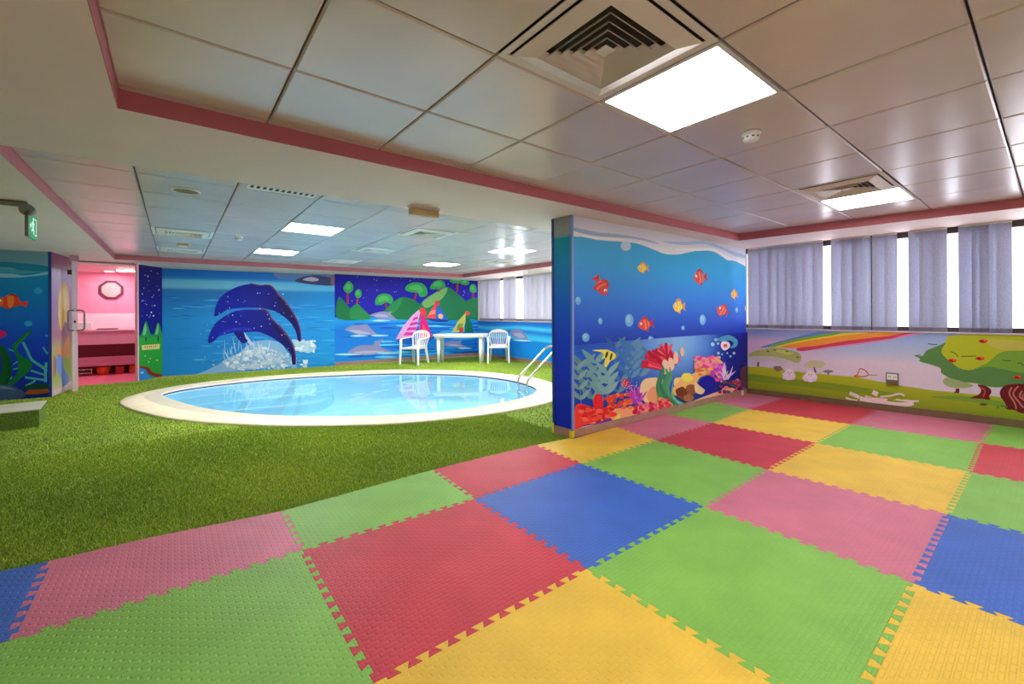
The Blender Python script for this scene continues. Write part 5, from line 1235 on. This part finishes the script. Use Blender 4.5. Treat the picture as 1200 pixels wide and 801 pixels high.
MB().lathe([(.07, 0), (.085, -.006), (.085, 0)], n=24).build('rim', M['white'], dn); MB().lathe([(.07, -.003), (0, -.003)], n=24).build('lens', mat_emit('downlight', (1, .93, .92, 1), 60), dn)
sl = thing('ceiling_strip_light', 'slim strip light in the pink room ceiling near the doorway', 'strip light', (-1.36, 8.55, 2.24))
MB().box(-.16, -.07, -.02, .16, .07, 0, b=.004).build('housing', M['white'], sl); MB().box(-.15, -.06, -.026, .15, .06, -.02, b=.002).build('lens', mat_emit('strip_lens', (1, .93, .92, 1), 45), sl)

# ------------------------------------------------------------------ wall socket on the lawn mural
u = u_at(W0, W1, 1046, 448); sx, sy = along(W0, W1, u, -.0)
so = thing('wall_socket', 'grey framed wall socket on the lawn mural above the pale log pile', 'socket', (sx, sy, 0), math.atan2(W1[1] - W0[1], W1[0] - W0[0]))
zc = .425
MB().box(-.062, -.045, zc - .075, .062, -.004, zc + .075, b=.006).build('box', mat('socket_grey', C(120, 110, 112), .4), so)
MB().box(-.05, -.05, zc - .012, .05, -.045, zc + .062, b=.003).build('face_plate', M['white'], so)
hl = MB()
for xx in (-.025, .025):
    for k in (-.008, .008): hl.box(xx + k - .003, -.0515, zc + .02, xx + k + .003, -.05, zc + .032)
hl.build('pin_hole', M['blackp'], so)
MB().box(-.05, -.048, zc - .066, .05, -.045, zc - .016, b=.002).build('lower_cover', mat('socket_olive', C(104, 100, 60), .5), so)

# ------------------------------------------------------------------ exit sign
EX = Vector((-1.59, 2.09, 0))
ex = thing('exit_sign', 'green running man exit sign hanging from the ceiling border', 'exit sign', (EX.x, EX.y, 0))
MB().tube([(0, -.012, 2.272), (-.35, -.012, 2.268), (-.9, -.012, 2.262)], .024, 14).build('arm', M['greymetal'], ex)
hs = MB(); hs.lathe([(0, -.035), (.044, -.035), (.05, -.03), (.05, .03), (.044, .035), (0, .035)], (0, -.0, 2.225), 22, axis='y'); hs.build('housing', M['greymetal'], ex)
MB().box(-.012, -.035, 1.99, .010, -.022, 2.21).build('side_cap', M['greymetal'], ex)
MB().box(-.009, -.022, 1.99, .009, .27, 2.21).build('panel', M['signgreen'], ex)
pg = MB()
def flat(pl):
    n = len(pl)
    vs = [(.0105, .01 + p[0], 2.01 + p[1]) for p in pl] + [(.009, .01 + p[0], 2.01 + p[1]) for p in pl]
    pg.add(vs, [tuple(range(n)), tuple(range(2 * n - 1, n - 1, -1))] + [(i, (i + 1) % n, n + (i + 1) % n, n + i) for i in range(n)])
circ = lambda x, y, r: [(x + r * math.cos(2 * PI * k / 14), y + r * math.sin(2 * PI * k / 14)) for k in range(14)]
flat(circ(.135, .158, .016)); flat([(.10, .135), (.13, .14), (.135, .09), (.11, .08)]); flat([(.13, .135), (.165, .115), (.16, .105), (.128, .12)]); flat([(.10, .135), (.075, .11), (.083, .102), (.108, .12)])
flat([(.112, .085), (.135, .09), (.155, .05), (.15, .02), (.138, .02), (.138, .05)]); flat([(.112, .085), (.12, .07), (.095, .04), (.065, .045), (.067, .055), (.09, .057)])
flat([(.185, .015), (.245, .015), (.245, .17), (.185, .17), (.185, .16), (.235, .16), (.235, .025), (.185, .025)])
flat([(.015, .09), (.045, .12), (.045, .10), (.065, .10), (.065, .08), (.045, .08), (.045, .06)])
pg.build('pictogram', M['signwhite'], ex)

# ------------------------------------------------------------------ light
wd = bpy.data.worlds.new('world'); SC.world = wd; wd.use_nodes = True; bg = wd.node_tree.nodes['Background']
bg.inputs['Color'].default_value = (.92, .94, 1.0, 1); bg.inputs['Strength'].default_value = 3.8

vs_ = SC.view_settings; vs_.view_transform = 'Standard'; vs_.look = 'None'; vs_.gamma = 1; vs_.use_curve_mapping = False; vs_.exposure = 1.3
SC.render.film_transparent = False
